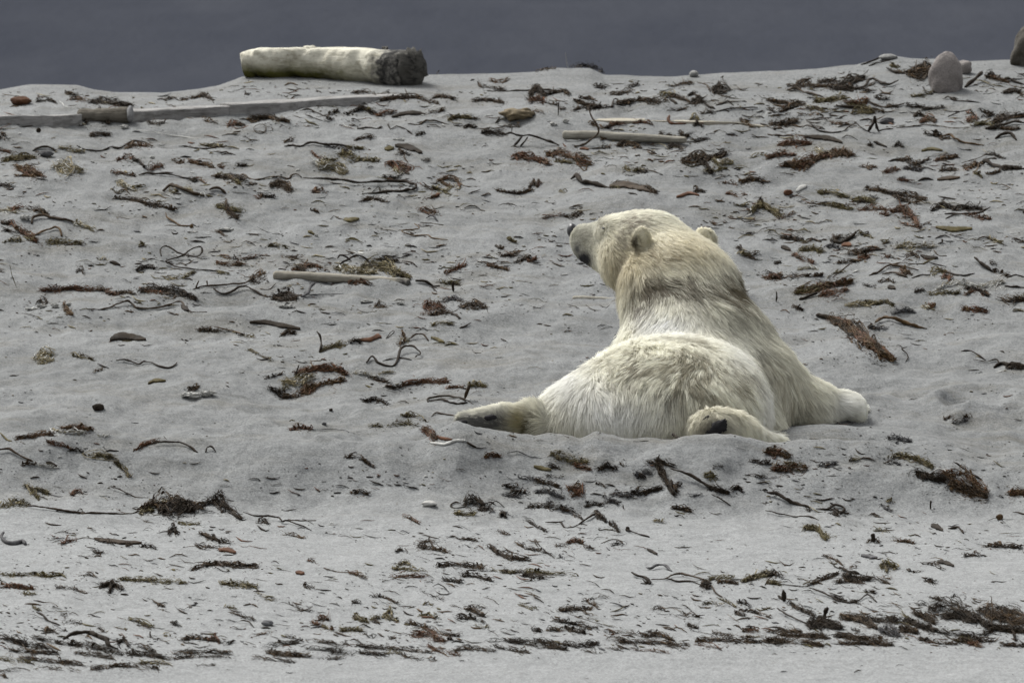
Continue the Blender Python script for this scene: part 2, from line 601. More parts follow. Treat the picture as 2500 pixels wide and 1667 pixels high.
def on_bear(px, py, y0=-0.7, y1=1.75):
    if (px, py) in _ob:
        return _ob[(px, py)]
    ys = np.arange(y0, y1, 0.004)
    rx, rz = ray(px, py)
    q = np.stack([rx * (ys - CAM_Y), ys, CAM_H + rz * (ys - CAM_Y)], -1)
    d = sdf(q)
    k = int((d < 0).argmax())
    _ob[(px, py)] = float(ys[k])
    return _ob[(px, py)]


# near ear, cupped to the side; far ear peeping over the nape
EY = on_bear(1570, 598)
prims.append(el((1565, 586, EY - 0.012), (14, 0.034, 28), (0.1, -0.1, 1.0), math.radians(-112)))
prims.append(el((1719, 588, 1.235), (25, 0.030, 27), (0.1, -0.1, 1.0)))
_ob.clear()
EAR_C = P(1553, 592, EY - 0.052)


def surface_nets(lo, hi, h):
    nx_, ny_, nz_ = [int((b - a) / h) + 1 for a, b in zip(lo, hi)]
    xs, ys, zs = [a + h * np.arange(n) for a, n in zip(lo, (nx_, ny_, nz_))]
    V = np.empty((nx_, ny_, nz_), np.float32)
    for i in range(nx_):
        g = np.stack(np.meshgrid([xs[i]], ys, zs, indexing='ij'), -1).reshape(-1, 3)
        V[i] = sdf(g).reshape(ny_, nz_)
    ins = V < 0
    cnt = sum(ins[a:nx_ - 1 + a, b:ny_ - 1 + b, c:nz_ - 1 + c].astype(np.int8) for a in (0, 1) for b in (0, 1) for c in (0, 1))
    act = (cnt > 0) & (cnt < 8)
    idx = -np.ones(act.shape, np.int64)
    cells = np.argwhere(act)
    idx[act] = np.arange(len(cells))
    acc = np.zeros((len(cells), 3)); num = np.zeros(len(cells))
    corners = [(a, b, c) for a in (0, 1) for b in (0, 1) for c in (0, 1)]
    for u in range(8):
        for w in range(u + 1, 8):
            A, B = np.array(corners[u]), np.array(corners[w])
            if np.abs(A - B).sum() != 1:
                continue
            va = V[tuple((cells + A).T)]; vb = V[tuple((cells + B).T)]
            cr = (va < 0) != (vb < 0)
            t = np.where(cr, va / np.where(cr, va - vb, 1), 0)
            acc += np.where(cr[:, None], A + (B - A) * t[:, None], 0)
            num += cr
    verts = (cells + acc / num[:, None]) * h + np.array(lo)
    faces = []
    for ax in range(3):
        o = [(1, 0, 0), (0, 1, 0), (0, 0, 1)]
        e = np.array(o[ax]); b1 = np.array(o[(ax + 1) % 3]); b2 = np.array(o[(ax + 2) % 3])
        n = np.array([nx_, ny_, nz_])
        s0 = ins[:nx_ - e[0], :ny_ - e[1], :nz_ - e[2]]
        s1 = ins[e[0]:, e[1]:, e[2]:]
        ed = np.argwhere(s0 != s1)
        ok = np.all(ed - b1 - b2 >= 0, 1) & np.all(ed < n - 1, 1)
        ed = ed[ok]
        q = np.stack([idx[tuple((ed - b1 - b2).T)], idx[tuple((ed - b2).T)], idx[tuple(ed.T)], idx[tuple((ed - b1).T)]], 1)
        flip = s0[tuple(ed.T)]
        q[~flip] = q[~flip][:, ::-1]
        faces.append(q[(q >= 0).all(1)])
    return verts, np.concatenate(faces)


def grad(q, e=0.006):
    g = np.stack([sdf(q + d) - sdf(q - d) for d in np.eye(3) * e], -1)
    return g / np.maximum(np.linalg.norm(g, axis=1, keepdims=True), 1e-9)


lo = P(1080, 1120, -0.62); hi = P(2160, 470, 1.78)
lo = np.array([lo[0], -0.62, -0.10]); hi = np.array([hi[0], 1.78, 1.12])
bv, bf = surface_nets(lo, hi, 0.0105)
bn = grad(bv)


def vnoise3(q, f, seed):
    """cheap 3D noise from three 2D slices"""
    x, y, z = (q * f).T
    return (vnoise(x + 0.37 * z, y - 0.21 * z, seed) + vnoise(y + 0.31 * x, z + 3.1, seed + 5) + vnoise(z - 0.27 * y, x + 7.7, seed + 9)) * 0.75


def fur_colour(q, flow):
    """Dirt, natural tone and painted light and shade of the pelt at points q (linear colour)."""
    base = np.tile(np.array([0.865, 0.845, 0.71]), (len(q), 1))

    def spot(px, py, y, rx_, ry_, rz_):
        y = on_bear(px, py) + 0.02 if y is None else y
        c = P(px, py, y)
        k = 1 / ppm(y)
        d = (q - c) / np.array([rx_ * k, ry_, rz_ * k])
        return np.exp(-(d ** 2).sum(1))

    def blend(w, col):
        w = np.clip(w, 0, 1)[:, None]
        nonlocal base
        base = base * (1 - w) + np.array(col) * w

    # streaks run along the lie of the hair
    t = (q * flow).sum(1)
    across = q - flow * t[:, None] * 0.75
    n1 = vnoise3(across, 26, 3); n2 = vnoise3(across, 60, 13); n3 = vnoise3(q, 9, 23); n4 = vnoise3(q, 150, 33)
    yellow = (0.68, 0.605, 0.42)
    blend(0.7 * spot(1680, 600, None, 110, 0.3, 60) + 0.7 * spot(1500, 640, None, 60, 0.3, 70) + 0.5 * spot(1560, 650, None, 60, 0.3, 60), yellow)
    blend(0.55 * spot(1480, 1040, -0.2, 230, 0.4, 70) + 0.45 * spot(1760, 1010, -0.4, 80, 0.2, 40), (0.70, 0.66, 0.52))
    dirt_and_fold = (0.120, 0.100, 0.062)
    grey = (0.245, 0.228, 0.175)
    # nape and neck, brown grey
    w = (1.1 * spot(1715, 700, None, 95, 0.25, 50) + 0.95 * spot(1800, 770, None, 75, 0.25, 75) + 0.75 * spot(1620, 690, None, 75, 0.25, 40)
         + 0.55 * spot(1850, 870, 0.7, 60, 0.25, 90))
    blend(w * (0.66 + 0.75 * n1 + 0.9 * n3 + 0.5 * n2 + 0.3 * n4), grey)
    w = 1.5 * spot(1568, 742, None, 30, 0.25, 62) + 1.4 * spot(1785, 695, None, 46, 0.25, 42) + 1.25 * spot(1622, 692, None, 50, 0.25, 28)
    blend(w * (0.66 + 1.0 * n1 + 0.6 * n2 + 0.6 * n3), dirt_and_fold)  # shade in the neck and nape folds, painted into the coat
    # back and rump, blotchy
    w = (0.62 * spot(1600, 930, 0.1, 190, 0.5, 90) + 0.50 * spot(1680, 860, 0.3, 110, 0.4, 60) + 0.4 * spot(1520, 900, None, 80, 0.4, 50) + 0.55 * spot(1800, 930, 0.2, 70, 0.5, 90)
         + 0.6 * spot(1690, 960, -0.1, 110, 0.4, 60) + 0.5 * spot(1470, 960, 0.0, 90, 0.4, 50))
    blend(1.25 * w * np.clip(0.30 + 1.7 * n1 + 1.3 * n3 + 1.0 * n2, 0, 1.2), (0.36, 0.335, 0.25))
    w = 0.9 * spot(1835, 915, 0.3, 26, 0.4, 60) + 0.5 * spot(1660, 985, None, 60, 0.3, 30) + 0.4 * spot(1560, 900, None, 60, 0.3, 40)
    blend(w * np.clip(0.2 + 1.6 * n1 + 1.2 * n2, 0, 1), dirt_and_fold)
    # fore limb greyish brown
    w = 0.8 * spot(1945, 990, 0.6, 60, 0.3, 60) + 0.6 * spot(1900, 920, 0.6, 40, 0.3, 70)
    blend(w * (0.6 + 1.0 * n1 + 0.5 * n2), (0.40, 0.365, 0.275))
    blend(0.6 * spot(2045, 965, 0.7, 26, 0.2, 26), (0.40, 0.38, 0.30))  # shading of the wrist crease put into the fur colour
    # clean pale fur; light on withers, haunch and flank painted in
    blend(0.85 * spot(1630, 792, None, 80, 0.25, 34) + 0.8 * spot(1500, 1000, None, 130, 0.3, 50) + 0.7 * spot(2060, 985, None, 60, 0.3, 40) + 0.7 * spot(1400, 925, 0.1, 70, 0.4, 40) + 0.5 * spot(1862, 985, None, 26, 0.4, 80)
          + 0.55 * spot(1790, 860, None, 50, 0.3, 46), (0.88, 0.88, 0.85))
    # muzzle grey, forehead peppered, mouth corner dark, shade of the ear hollow painted in
    blend(0.9 * spot(1422, 575, None, 42, 0.2, 42), (0.31, 0.30, 0.245))
    blend(0.8 * spot(1470, 545, 1.35, 26, 0.15, 10), (0.33, 0.31, 0.25))
    w = 1.1 * spot(1548, 548, None, 36, 0.2, 26) + 0.9 * spot(1512, 605, None, 20, 0.2, 50)
    blend(w * np.clip(0.55 + 1.6 * n4 + 0.9 * n2, 0, 1), (0.30, 0.265, 0.21))
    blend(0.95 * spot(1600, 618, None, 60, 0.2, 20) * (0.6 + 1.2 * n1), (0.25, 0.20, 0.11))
    blend(1.5 * spot(1424, 627, None, 17, 0.2, 15), (0.030, 0.030, 0.032))
    blend(0.9 * spot(1408, 604, None, 9, 0.2, 13), (0.08, 0.08, 0.08))
    blend(0.85 * spot(1500, 690, 1.25, 20, 0.3, 50), (0.33, 0.29, 0.19))
    blend(0.95 * spot(1572, 582, EY - 0.03, 17, 0.06, 27) + 0.8 * spot(1722, 583, 1.235, 26, 0.06, 26), (0.76, 0.72, 0.56))
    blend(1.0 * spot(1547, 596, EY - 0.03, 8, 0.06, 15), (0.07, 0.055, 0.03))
    # sole of the stretched hind foot: bare grey skin, yellow at the ankle
    sole = spot(1185, 1034, None, 90, 0.12, 30)
    blend(1.7 * sole * (0.85 + 0.6 * n4), (0.125, 0.122, 0.113))
    blend(1.2 * spot(1280, 1028, None, 30, 0.10, 30), (0.33, 0.29, 0.16))
    blend(1.1 * spot(1302, 1042, None, 12, 0.12, 28), (0.09, 0.075, 0.03))
    blend(0.85 * spot(1733, 1044, None, 40, 0.12, 30), (0.36, 0.32, 0.215))
    blend(1.1 * spot(1748, 1045, None, 30, 0.10, 19), (0.075, 0.070, 0.062))
    blend(0.8 * spot(1318, 1022, None, 7, 0.10, 40), (0.86, 0.83, 0.66))  # light rim along the ankle crease, painted in
    # wet sand on the belly edge
    blend(0.6 * spot(1400, 1075, -0.3, 120, 0.4, 16), (0.35, 0.34, 0.31))
    return np.clip(base * (1 + 0.10 * n4[:, None] + 0.08 * n2[:, None]), 0.01, 0.9)


flow_vecs = np.array([np.asarray(p[-1], float) / np.linalg.norm(p[-1]) for p in prims])


def flow_field(q, nrm):
    d = sdf_each(q)
    w = np.exp(-(d - d.min(0)) / 0.045)
    w /= w.sum(0)
    f = np.einsum('pn,pk->nk', w, flow_vecs)
    f[:, 2] -= 0.25 * (1 - np.abs(nrm[:, 2]))
    wob = np.stack([vnoise3(q, 7, 101), vnoise3(q, 7, 111), vnoise3(q, 7, 121)], -1)
    wo2 = np.stack([vnoise3(q, 15, 131), vnoise3(q, 15, 141), vnoise3(q, 15, 151)], -1)
    f = f + 0.9 * wob + 0.7 * wo2
    f = f - nrm * (f * nrm).sum(1, keepdims=True)
    return f / np.maximum(np.linalg.norm(f, axis=1, keepdims=True), 1e-6)


def length_at(q):
    """Hair length in metres."""
    L = np.full(len(q), 0.050)

    def near(px, py, y, r, val):
        nonlocal L
        w = np.exp(-(np.linalg.norm(q - P(px, py, y), axis=1) / r) ** 2)[..., None][:, 0]
        L = L * (1 - w) + val * w
    near(1420, 590, 1.48, 0.16, 0.008)
    near(1500, 600, 1.33, 0.14, 0.012)
    near(1575, 570, 1.2, 0.16, 0.016)
    near(1640, 640, 1.15, 0.16, 0.032)
    near(1564, 582, EY - 0.02, 0.05, 0.009)
    near(1721, 583, 1.235, 0.055, 0.009)
    near(1185, 1030, -0.1, 0.13, 0.010)
    near(1280, 1025, -0.1, 0.06, 0.02)
    near(1742, 1045, -0.38, 0.10, 0.013)
    near(2085, 990, 0.82, 0.15, 0.014)
    return L


bear = empty('polar_bear', (P(1600, 1095, 0.3)[0], 0.3, float(ground_z(P(1600, 1095, 0.3)[0], 0.3))))
tag(bear, 'dirty cream white polar bear lying with its back turned and head looking sideways', 'polar bear')
bme = mesh_from('body', bv, bf)
bfl = flow_field(bv, bn)
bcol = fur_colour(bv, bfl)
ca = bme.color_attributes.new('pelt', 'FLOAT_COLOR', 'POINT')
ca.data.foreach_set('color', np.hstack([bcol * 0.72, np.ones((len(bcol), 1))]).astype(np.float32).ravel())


def pelt_material():
    m, nt, bs = mat('bear_pelt')
    a = N(nt, 'ShaderNodeAttribute', attribute_name='pelt')
    nt.links.new(a.outputs['Color'], bs.inputs['Base Color'])
    bs.inputs['Roughness'].default_value = 0.85
    bs.inputs['Specular IOR Level'].default_value = 0.1
    return m


def fur_material():
    m, nt, bs = mat('bear_fur')
    a = N(nt, 'ShaderNodeAttribute', attribute_name='pelt')
    nn = N(nt, 'ShaderNodeAttribute', attribute_name='lie')
    hi_ = nt.nodes.new('ShaderNodeHairInfo')
    # roots a little duller than tips
    c = mix(nt, ramp(nt, hi_.outputs['Intercept'], [(0.0, (0.8, 0.8, 0.8)), (0.6, (1, 1, 1))]), (0, 0, 0), a.outputs['Color'])
    nt.links.new(c, bs.inputs['Base Color'])
    bs.inputs['Roughness'].default_value = 0.6
    bs.inputs['Specular IOR Level'].default_value = 0.2
    geo = nt.nodes.new('ShaderNodeNewGeometry')
    vm = nt.nodes.new('ShaderNodeMix'); vm.data_type = 'VECTOR'
    vm.inputs[0].default_value = 0.70
    nt.links.new(geo.outputs['Normal'], vm.inputs[4])
    nt.links.new(nn.outputs['Vector'], vm.inputs[5])
    nz = nt.nodes.new('ShaderNodeVectorMath'); nz.operation = 'NORMALIZE'
    nt.links.new(vm.outputs[1], nz.inputs[0])
    nt.links.new(nz.outputs[0], bs.inputs['Normal'])
    tr = nt.nodes.new('ShaderNodeBsdfTranslucent')
    nt.links.new(c, tr.inputs['Color'])
    ms = nt.nodes.new('ShaderNodeMixShader')
    ms.inputs[0].default_value = 0.28
    nt.links.new(bs.outputs[0], ms.inputs[1])
    nt.links.new(tr.outputs[0], ms.inputs[2])
    nt.links.new(ms.outputs[0], nt.nodes['Material Output'].inputs['Surface'])
    return m


M_PELT, M_FUR = pelt_material(), fur_material()
body = link('body', bme, M_PELT, bear)


def grow_fur(name, nh, npt, parent, v, f, seed, radius=0.0011):
    r = np.random.default_rng(seed)
    tri = np.concatenate([f[:, [0, 1, 2]], f[:, [0, 2, 3]]])
    A, B, C = v[tri[:, 0]], v[tri[:, 1]], v[tri[:, 2]]
    area = np.linalg.norm(np.cross(B - A, C - A), axis=1)
    cen = (A + B + C) / 3
    keep = cen[:, 2] > ground_z(cen[:, 0], cen[:, 1]) - 0.02          # nothing grows under the sand
    nrm0 = np.cross(B - A, C - A); nrm0 /= np.maximum(np.linalg.norm(nrm0, axis=1, keepdims=True), 1e-12)
    L0 = length_at(cen)
    wt = area * keep * np.clip(0.03 / np.maximum(L0, 0.006), 0.6, 2.4)
    k = r.choice(len(tri), nh, p=wt / wt.sum())
    a, b = r.random(nh), r.random(nh)
    fl = a + b > 1
    a[fl], b[fl] = 1 - a[fl], 1 - b[fl]
    q = A[k] + (B[k] - A[k]) * a[:, None] + (C[k] - A[k]) * b[:, None]
    nr = grad(q)
    fw = flow_field(q, nr)
    L = length_at(q) * (0.75 + 0.5 * r.random(nh))
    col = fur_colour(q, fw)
    col *= (0.90 + 0.2 * r.random(nh))[:, None]
    lift = 0.12 + 0.16 * r.random(nh) ** 1.5 + 0.16 * vnoise3(q, 14, 201)
    jit = r.normal(0, 0.16, (nh, 3))
    d0 = fw + nr * lift[:, None] * 1.5 + jit
    d0 /= np.linalg.norm(d0, axis=1, keepdims=True)
    t = np.linspace(0, 1, npt)
    pts = np.empty((nh, npt, 3))
    for i, ti in enumerate(t):
        bend = fw * 0.55 * ti * ti - nr * 0.30 * lift[:, None] * ti * ti
        bend[:, 2] -= 0.18 * ti * ti
        pts[:, i] = q + L[:, None] * (d0 * ti + bend * 0.6)
    # tufts: neighbours gather towards a shared tip
    nc = max(nh // 15, 10)
    cidx = r.choice(nh, nc, replace=False)
    kd = kdtree.KDTree(nc)
    for i, ci in enumerate(cidx):
        kd.insert(Vector(q[ci]), i)
    kd.balance()
    own = np.array([kd.find(Vector(p))[1] for p in q])
    tip = pts[cidx][own]
    col *= (0.88 + 0.17 * r.random(nc))[own][:, None]
    s = (0.38 * np.clip(L / 0.05, 0.15, 1))[:, None, None] * (t ** 1.3)[None, :, None]
    off = r.normal(0, 0.003, (nh, 1, 3)) * t[None, :, None]
    pts = pts * (1 - s) + (tip + off) * s
    cu = bpy.data.hair_curves.new(name)
    cu.add_curves([npt] * nh)
    cu.points.foreach_set('position', pts.astype(np.float32).ravel())
    rad = radius * (1 - 0.75 * t ** 1.5)[None, :] * (0.7 + 0.6 * r.random((nh, 1)))
    at = cu.attributes.get('radius') or cu.attributes.new('radius', 'FLOAT', 'POINT')
    at.data.foreach_set('value', rad.astype(np.float32).ravel())
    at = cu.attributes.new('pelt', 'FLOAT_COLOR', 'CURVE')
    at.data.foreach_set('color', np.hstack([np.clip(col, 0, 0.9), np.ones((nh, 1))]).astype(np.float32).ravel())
    at = cu.attributes.new('lie', 'FLOAT_VECTOR', 'CURVE')
    at.data.foreach_set('vector', nr.astype(np.float32).ravel())
    o = bpy.data.objects.new(name, cu)
    cu.materials.append(M_FUR)
    COL.objects.link(o)
    o.parent = parent
    o.matrix_parent_inverse = parent.matrix_basis.inverted()
    return o


N_HAIR = 260000
grow_fur('fur', N_HAIR, 5, body, bv, bf, 5)


def simple(name, col, rough=0.5, spec=0.5):
    m, nt, bs = mat(name)
    n = noise(nt, mapped(nt, (1, 1, 1)), 60, 3)
    nt.links.new(mix(nt, n, tuple(c * 0.75 for c in col), tuple(min(c * 1.25, 1) for c in col)), bs.inputs['Base Color'])
    bs.inputs['Roughness'].default_value = rough
    bs.inputs['Specular IOR Level'].default_value = spec
    bump(nt, n, 0.3, 0.002, bs)
    return m


M_NOSE = simple('nose_leather', (0.018, 0.018, 0.020), 0.45)
M_PAD = simple('paw_pad', (0.016, 0.015, 0.016), 0.8, 0.2)


def part_blob(name, c, r, m, seed, rough=0.06, rotz=0.0, tilt=0.0):
    k = 1 / ppm(c[2])
    v, f = blob((0, 0, 0), (r[0] * k, r[1], r[2] * k), seed, 12, rough)
    ct, st = math.cos(tilt), math.sin(tilt)
    v = np.stack([v[:, 0] * ct - v[:, 2] * st, v[:, 1], v[:, 0] * st + v[:, 2] * ct], -1)
    cz, sz = math.cos(rotz), math.sin(rotz)
    v = np.stack([v[:, 0] * cz - v[:, 1] * sz, v[:, 0] * sz + v[:, 1] * cz, v[:, 2]], -1) + P(*c)
    return link(name, mesh_from(name, v, f), m, bear)


def pad_on(name, px, py, rx_, rz_, m, seed, out=0.0, depth=0.012, tilt=0.0, rough=0.10, rotz=0.0):
    y = on_bear(px, py) - out
    return part_blob(name, (px, py, y), (rx_, depth, rz_), m, seed, rough, rotz, tilt)


part_blob('nose', (1396, 563, 1.545), (12, 0.034, 19), M_NOSE, 4)
pad_on('eye', 1474, 557, 4.5, 2.6, M_NOSE, 8, 0.012, 0.008)
pad_on('sole_pad', 1748, 1048, 30, 15, M_PAD, 11, -0.003, 0.016, math.radians(36), 0.30)
pad_on('toe_pad', 1724, 1020, 9, 4.0, M_PAD, 12, 0.004, 0.010, math.radians(40), 0.3)
pad_on('sole_pad', 1199, 1019, 17, 7.5, M_PAD, 13, 0.004, 0.012, math.radians(5), 0.15)
pad_on('toe_pad', 1130, 1031, 15, 7, M_PAD, 14, 0.008, 0.012, math.radians(8), 0.15)

# ------------------------------------------------------------------ where sight lines meet the beach
_cols = np.arange(-420.0, 2921.0, 6.0)
_rows = np.arange(130.0, 1680.0, 3.0)
_ds = np.concatenate([np.arange(33.2, 40.6, 0.008), np.arange(40.6, 50.2, 0.014)])
_rxc = ray(_cols, 0 * _cols + 833)[0]
_gz = ground_z(_rxc[:, None] * _ds, np.broadcast_to(CAM_Y + _ds, (len(_cols), len(_ds))))
_sl = (_gz - CAM_H) / _ds
_v = (_sl * CP + SP) / (CP - _sl * SP)
_pr = 833.5 - _v * FPX
_pr = np.minimum.accumulate(_pr, axis=1)
DEPTH = np.stack([np.interp(-_rows[::-1], -_pr[i], CAM_Y + _ds)[::-1] for i in range(len(_cols))])


def ydepth(px, py):
    a = np.clip((np.asarray(px, float) - _cols[0]) / 6.0, 0, len(_cols) - 1.001)
    b = np.clip((np.asarray(py, float) - _rows[0]) / 3.0, 0, len(_rows) - 1.001)
    i, j = a.astype(int), b.astype(int)
    fa, fb = a - i, b - j
    return (DEPTH[i, j] * (1 - fa) * (1 - fb) + DEPTH[i + 1, j] * fa * (1 - fb)
            + DEPTH[i, j + 1] * (1 - fa) * fb + DEPTH[i + 1, j + 1] * fa * fb)


def PV(px, py, y):
    """P for arrays."""
    rx, rz = ray(px, py)
    d = np.asarray(y) - CAM_Y
    return np.stack([rx * d, y + 0 * rx, CAM_H + rz * d], -1)


# ------------------------------------------------------------------ weed, wood and stone materials
SANDC = (0.15, 0.15, 0.148)


def weed_material(name, col, sandy=0.35, rough=0.8, spec=0.10):
    m, nt, bs = mat(name)
    v = mapped(nt, (1, 1, 1))
    n1 = noise(nt, v, 14, 4, 0.65)
    n2 = noise(nt, v, 55, 3, 0.6)
    c = ramp(nt, n1, [(0.3, tuple(x * 0.55 for x in col)), (0.5, col), (0.72, tuple(min(x * 1.7, 0.8) for x in col))])
    c = mix(nt, ramp(nt, n2, [(0.52, (0, 0, 0)), (0.75, (sandy, sandy, sandy))]), c, SANDC)
    nt.links.new(c, bs.inputs['Base Color'])
    bs.inputs['Roughness'].default_value = rough
    bs.inputs['Specular IOR Level'].default_value = spec
    bump(nt, n2, 0.5, 0.004, bs)
    return m


WEED = {
    'k': weed_material('black_kelp', (0.019, 0.0145, 0.010), 0.08, 0.85, 0.08),
    'd': weed_material('dark_brown_kelp', (0.031, 0.021, 0.012), 0.10),
    'b': weed_material('brown_kelp', (0.060, 0.037, 0.017), 0.12),
    'r': weed_material('rust_weed', (0.072, 0.034, 0.018), 0.14),
    'o': weed_material('olive_weed', (0.066, 0.054, 0.022), 0.20),
    't': weed_material('straw_weed', (0.165, 0.140, 0.085), 0.40),
    's': weed_material('slate', (0.060, 0.059, 0.060), 0.40, 0.8),
    'w': weed_material('bleached_scrap', (0.36, 0.357, 0.335), 0.40, 0.8),
    'h': weed_material('tan_hide', (0.150, 0.120, 0.075), 0.45),
    'g': weed_material('grey_stone', (0.10, 0.10, 0.103), 0.30, 0.85),
    'p': weed_material('pale_stone', (0.22, 0.21, 0.19), 0.30, 0.85),
}
NEAR = {'k': 'kkkd', 'd': 'dddkb', 'b': 'bbbdr', 'r': 'rrrdb', 'o': 'oooodt', 't': 'tttow', 's': 'sssd', 'w': 'wwwt', 'h': 'h', 'g': 'g', 'p': 'p'}
CNAME = {'k': 'blackish', 'd': 'dark brown', 'b': 'brown', 'r': 'rust brown', 'o': 'olive', 't': 'straw coloured', 's': 'slate grey',
         'w': 'bleached white', 'h': 'tan', 'g': 'grey', 'p': 'pale grey'}


def wood_material(name, light, dark, stain=None, stain_z=None, dark_end=None):
    m, nt, bs = mat(name)
    v = mapped(nt, (1.2, 9, 9))
    n1 = noise(nt, v, 5, 5, 0.65)
    n2 = noise(nt, mapped(nt, (3, 3, 3)), 6, 4, 0.6)
    n3 = noise(nt, mapped(nt, (2, 30, 30)), 4, 3, 0.6)
    c = ramp(nt, n1, [(0.30, dark), (0.52, light), (0.8, tuple(min(x * 1.2, 0.8) for x in light))])
    c = mix(nt, ramp(nt, n2, [(0.55, (0, 0, 0)), (0.75, (0.55, 0.55, 0.55))]), c, dark)
    c = mix(nt, ramp(nt, n3, [(0.60, (0, 0, 0)), (0.72, (0.5, 0.5, 0.5))]), c, tuple(x * 0.5 for x in dark))
    tc = nt.nodes.new('ShaderNodeTexCoord')
    sp = nt.nodes.new('ShaderNodeSeparateXYZ')
    nt.links.new(tc.outputs['Object'], sp.inputs[0])

    def band(out, lo_, hi_, amt=0.25):
        """0..1 ramp along an object axis, frayed by noise"""
        ad = nt.nodes.new('ShaderNodeMath'); ad.operation = 'MULTIPLY_ADD'
        ad.inputs[1].default_value = amt * abs(hi_ - lo_) * 3
        nt.links.new(n2, ad.inputs[0])
        nt.links.new(out, ad.inputs[2])
        mr = nt.nodes.new('ShaderNodeMapRange')
        sh = amt * abs(hi_ - lo_) * 1.5
        mr.inputs[1].default_value, mr.inputs[2].default_value = lo_ + sh, hi_ + sh
        nt.links.new(ad.outputs[0], mr.inputs[0])
        return mr.outputs[0]
    if stain:
        f = band(sp.outputs[2], stain_z[1], stain_z[0])
        fx = band(sp.outputs[0], stain_z[3], stain_z[2])
        mu = nt.nodes.new('ShaderNodeMath'); mu.operation = 'MULTIPLY'
        nt.links.new(f, mu.inputs[0]); nt.links.new(fx, mu.inputs[1])
        c = mix(nt, mu.outputs[0], c, stain)
    if dark_end:
        c = mix(nt, band(sp.outputs[0], dark_end[0], dark_end[1], 1.1), c, ramp(nt, noise(nt, mapped(nt, (1, 1, 1)), 22, 5, 0.7), [(0.38, (0.012, 0.012, 0.012)), (0.52, (0.05, 0.048, 0.044)), (0.66, (0.20, 0.19, 0.17))]))
    nt.links.new(c, bs.inputs['Base Color'])
    bs.inputs['Roughness'].default_value = 0.9
    bs.inputs['Specular IOR Level'].default_value = 0.15
    b = bump(nt, n1, 0.6, 0.008, None)
    bump(nt, n3, 0.6, 0.006, bs, b)
    return m


def stone_material(name, a, b_, sc=40, weed=None):
    m, nt, bs = mat(name)
    v = mapped(nt, (1, 1, 1))
    n1 = noise(nt, v, 9, 5, 0.6)
    n2 = noise(nt, v, sc * 3, 3, 0.7)
    c = mix(nt, n1, a, b_)
    c = mix(nt, 1.0, c, ramp(nt, n2, [(0.3, (0.65, 0.65, 0.65)), (0.5, (1, 1, 1)), (0.75, (1.35, 1.33, 1.30))]), 'MULTIPLY')
    if weed:
        c = mix(nt, ramp(nt, n1, [(0.48, (0, 0, 0)), (0.60, (0.85, 0.85, 0.85))]), c, weed)
    nt.links.new(c, bs.inputs['Base Color'])
    bs.inputs['Roughness'].default_value = 0.9
    bs.inputs['Specular IOR Level'].default_value = 0.2
    b = bump(nt, n1, 0.9, 0.03, None)
    bump(nt, n2, 0.5, 0.004, bs, b)
    return m


# ------------------------------------------------------------------ driftwood
def pole(name, pts, depths, radii, m, label, seg=60, sides=18, rough=0.10, seed=1, parent=None, cat='driftwood', squash=1.0, flat=None):
    """Round timber whose axis passes the given photo pixels at the given depths; radii in photo pixels. Local x runs along it."""
    ctr = np.array([P(a, b, y) for (a, b), y in zip(pts, depths)])
    r = np.array([q / ppm(y) for q, y in zip(radii, depths)])
    path = resample(ctr, seg)
    rr = np.interp(np.linspace(0, len(r) - 1, seg), np.arange(len(r)), r)
    t = np.linspace(0, 1, seg)
    v, f = tube(path, rr, rr * squash, sides)
    v = v.reshape(seg, sides, 3)
    c = path[:, None, :]
    a = np.arange(sides) / sides * 2 * math.pi
    A, T = np.meshgrid(a, t * len(pts) * 2.5)
    k = 1 + rough * 2 * fbm(np.cos(A) * 1.3 + T * 1.1, np.sin(A) * 1.3 + T * 0.7 + seed * 3.1, seed, 4)
    v = c + (v - c) * k[..., None]
    if flat:                                            # worn flat along the top
        lim = (rr * flat)[:, None]
        dz = v[..., 2] - c[..., 2]
        v[..., 2] = c[..., 2] + np.where(dz > lim, lim + (dz - lim) * 0.25, dz)
    v = v.reshape(-1, 3)
    o0 = ctr[0]
    d = ctr[-1] - ctr[0]
    yaw = math.atan2(d[1], d[0])
    cy, sy = math.cos(-yaw), math.sin(-yaw)
    w = v - o0
    w = np.stack([w[:, 0] * cy - w[:, 1] * sy, w[:, 0] * sy + w[:, 1] * cy, w[:, 2]], -1)
    # domed ends
    for row, nxt in ((0, 1), (seg - 1, seg - 2)):
        i = np.arange(row * sides, row * sides + sides)
        w[i] = w[i].mean(0) + (w[i] - w[i].mean(0)) * 0.72
    o = link(name, mesh_from(name, w, f), m, None)
    o.location = o0
    o.rotation_euler = (0, 0, yaw)
    if parent is None:
        tag(o, label, cat)
    else:
        o.parent = parent
        o.matrix_parent_inverse = parent.matrix_basis.inverted()
    return o


LOG_W = wood_material('bleached_log', (0.50, 0.48, 0.40), (0.27, 0.25, 0.19), (0.075, 0.072, 0.018), (-0.035, 0.035, 0.35, 0.80), (0.66, 0.74))
LY = [float(ydepth(a, b)) + 0.05 for a, b in ((592, 192), (640, 191), (770, 192), (880, 199), (1000, 209))]
log = empty('driftwood_log', P(600, 178, LY[0]))
tag(log, 'big bleached log on the ridge with green stain and black rotten end', 'log')
trunk = pole('trunk', [(592, 160), (640, 151), (770, 152), (880, 158), (1000, 166)], LY, [33, 40, 42, 47, 50], LOG_W, None, 110, 32, 0.17, 3, log, 'driftwood', 1.0, 0.78)
v, f = blob((0, 0, 0), (0.035, 0.03, 0.018), 5, 12, 0.2)
link('knot', mesh_from('knot', v + P(757, 121, LY[2]), f), LOG_W, log)
CUT = wood_material('rotten_cut', (0.065, 0.062, 0.055), (0.014, 0.014, 0.014))
e0, e1 = P(1000, 166, LY[4]), P(1012, 167, LY[4] - 0.04)
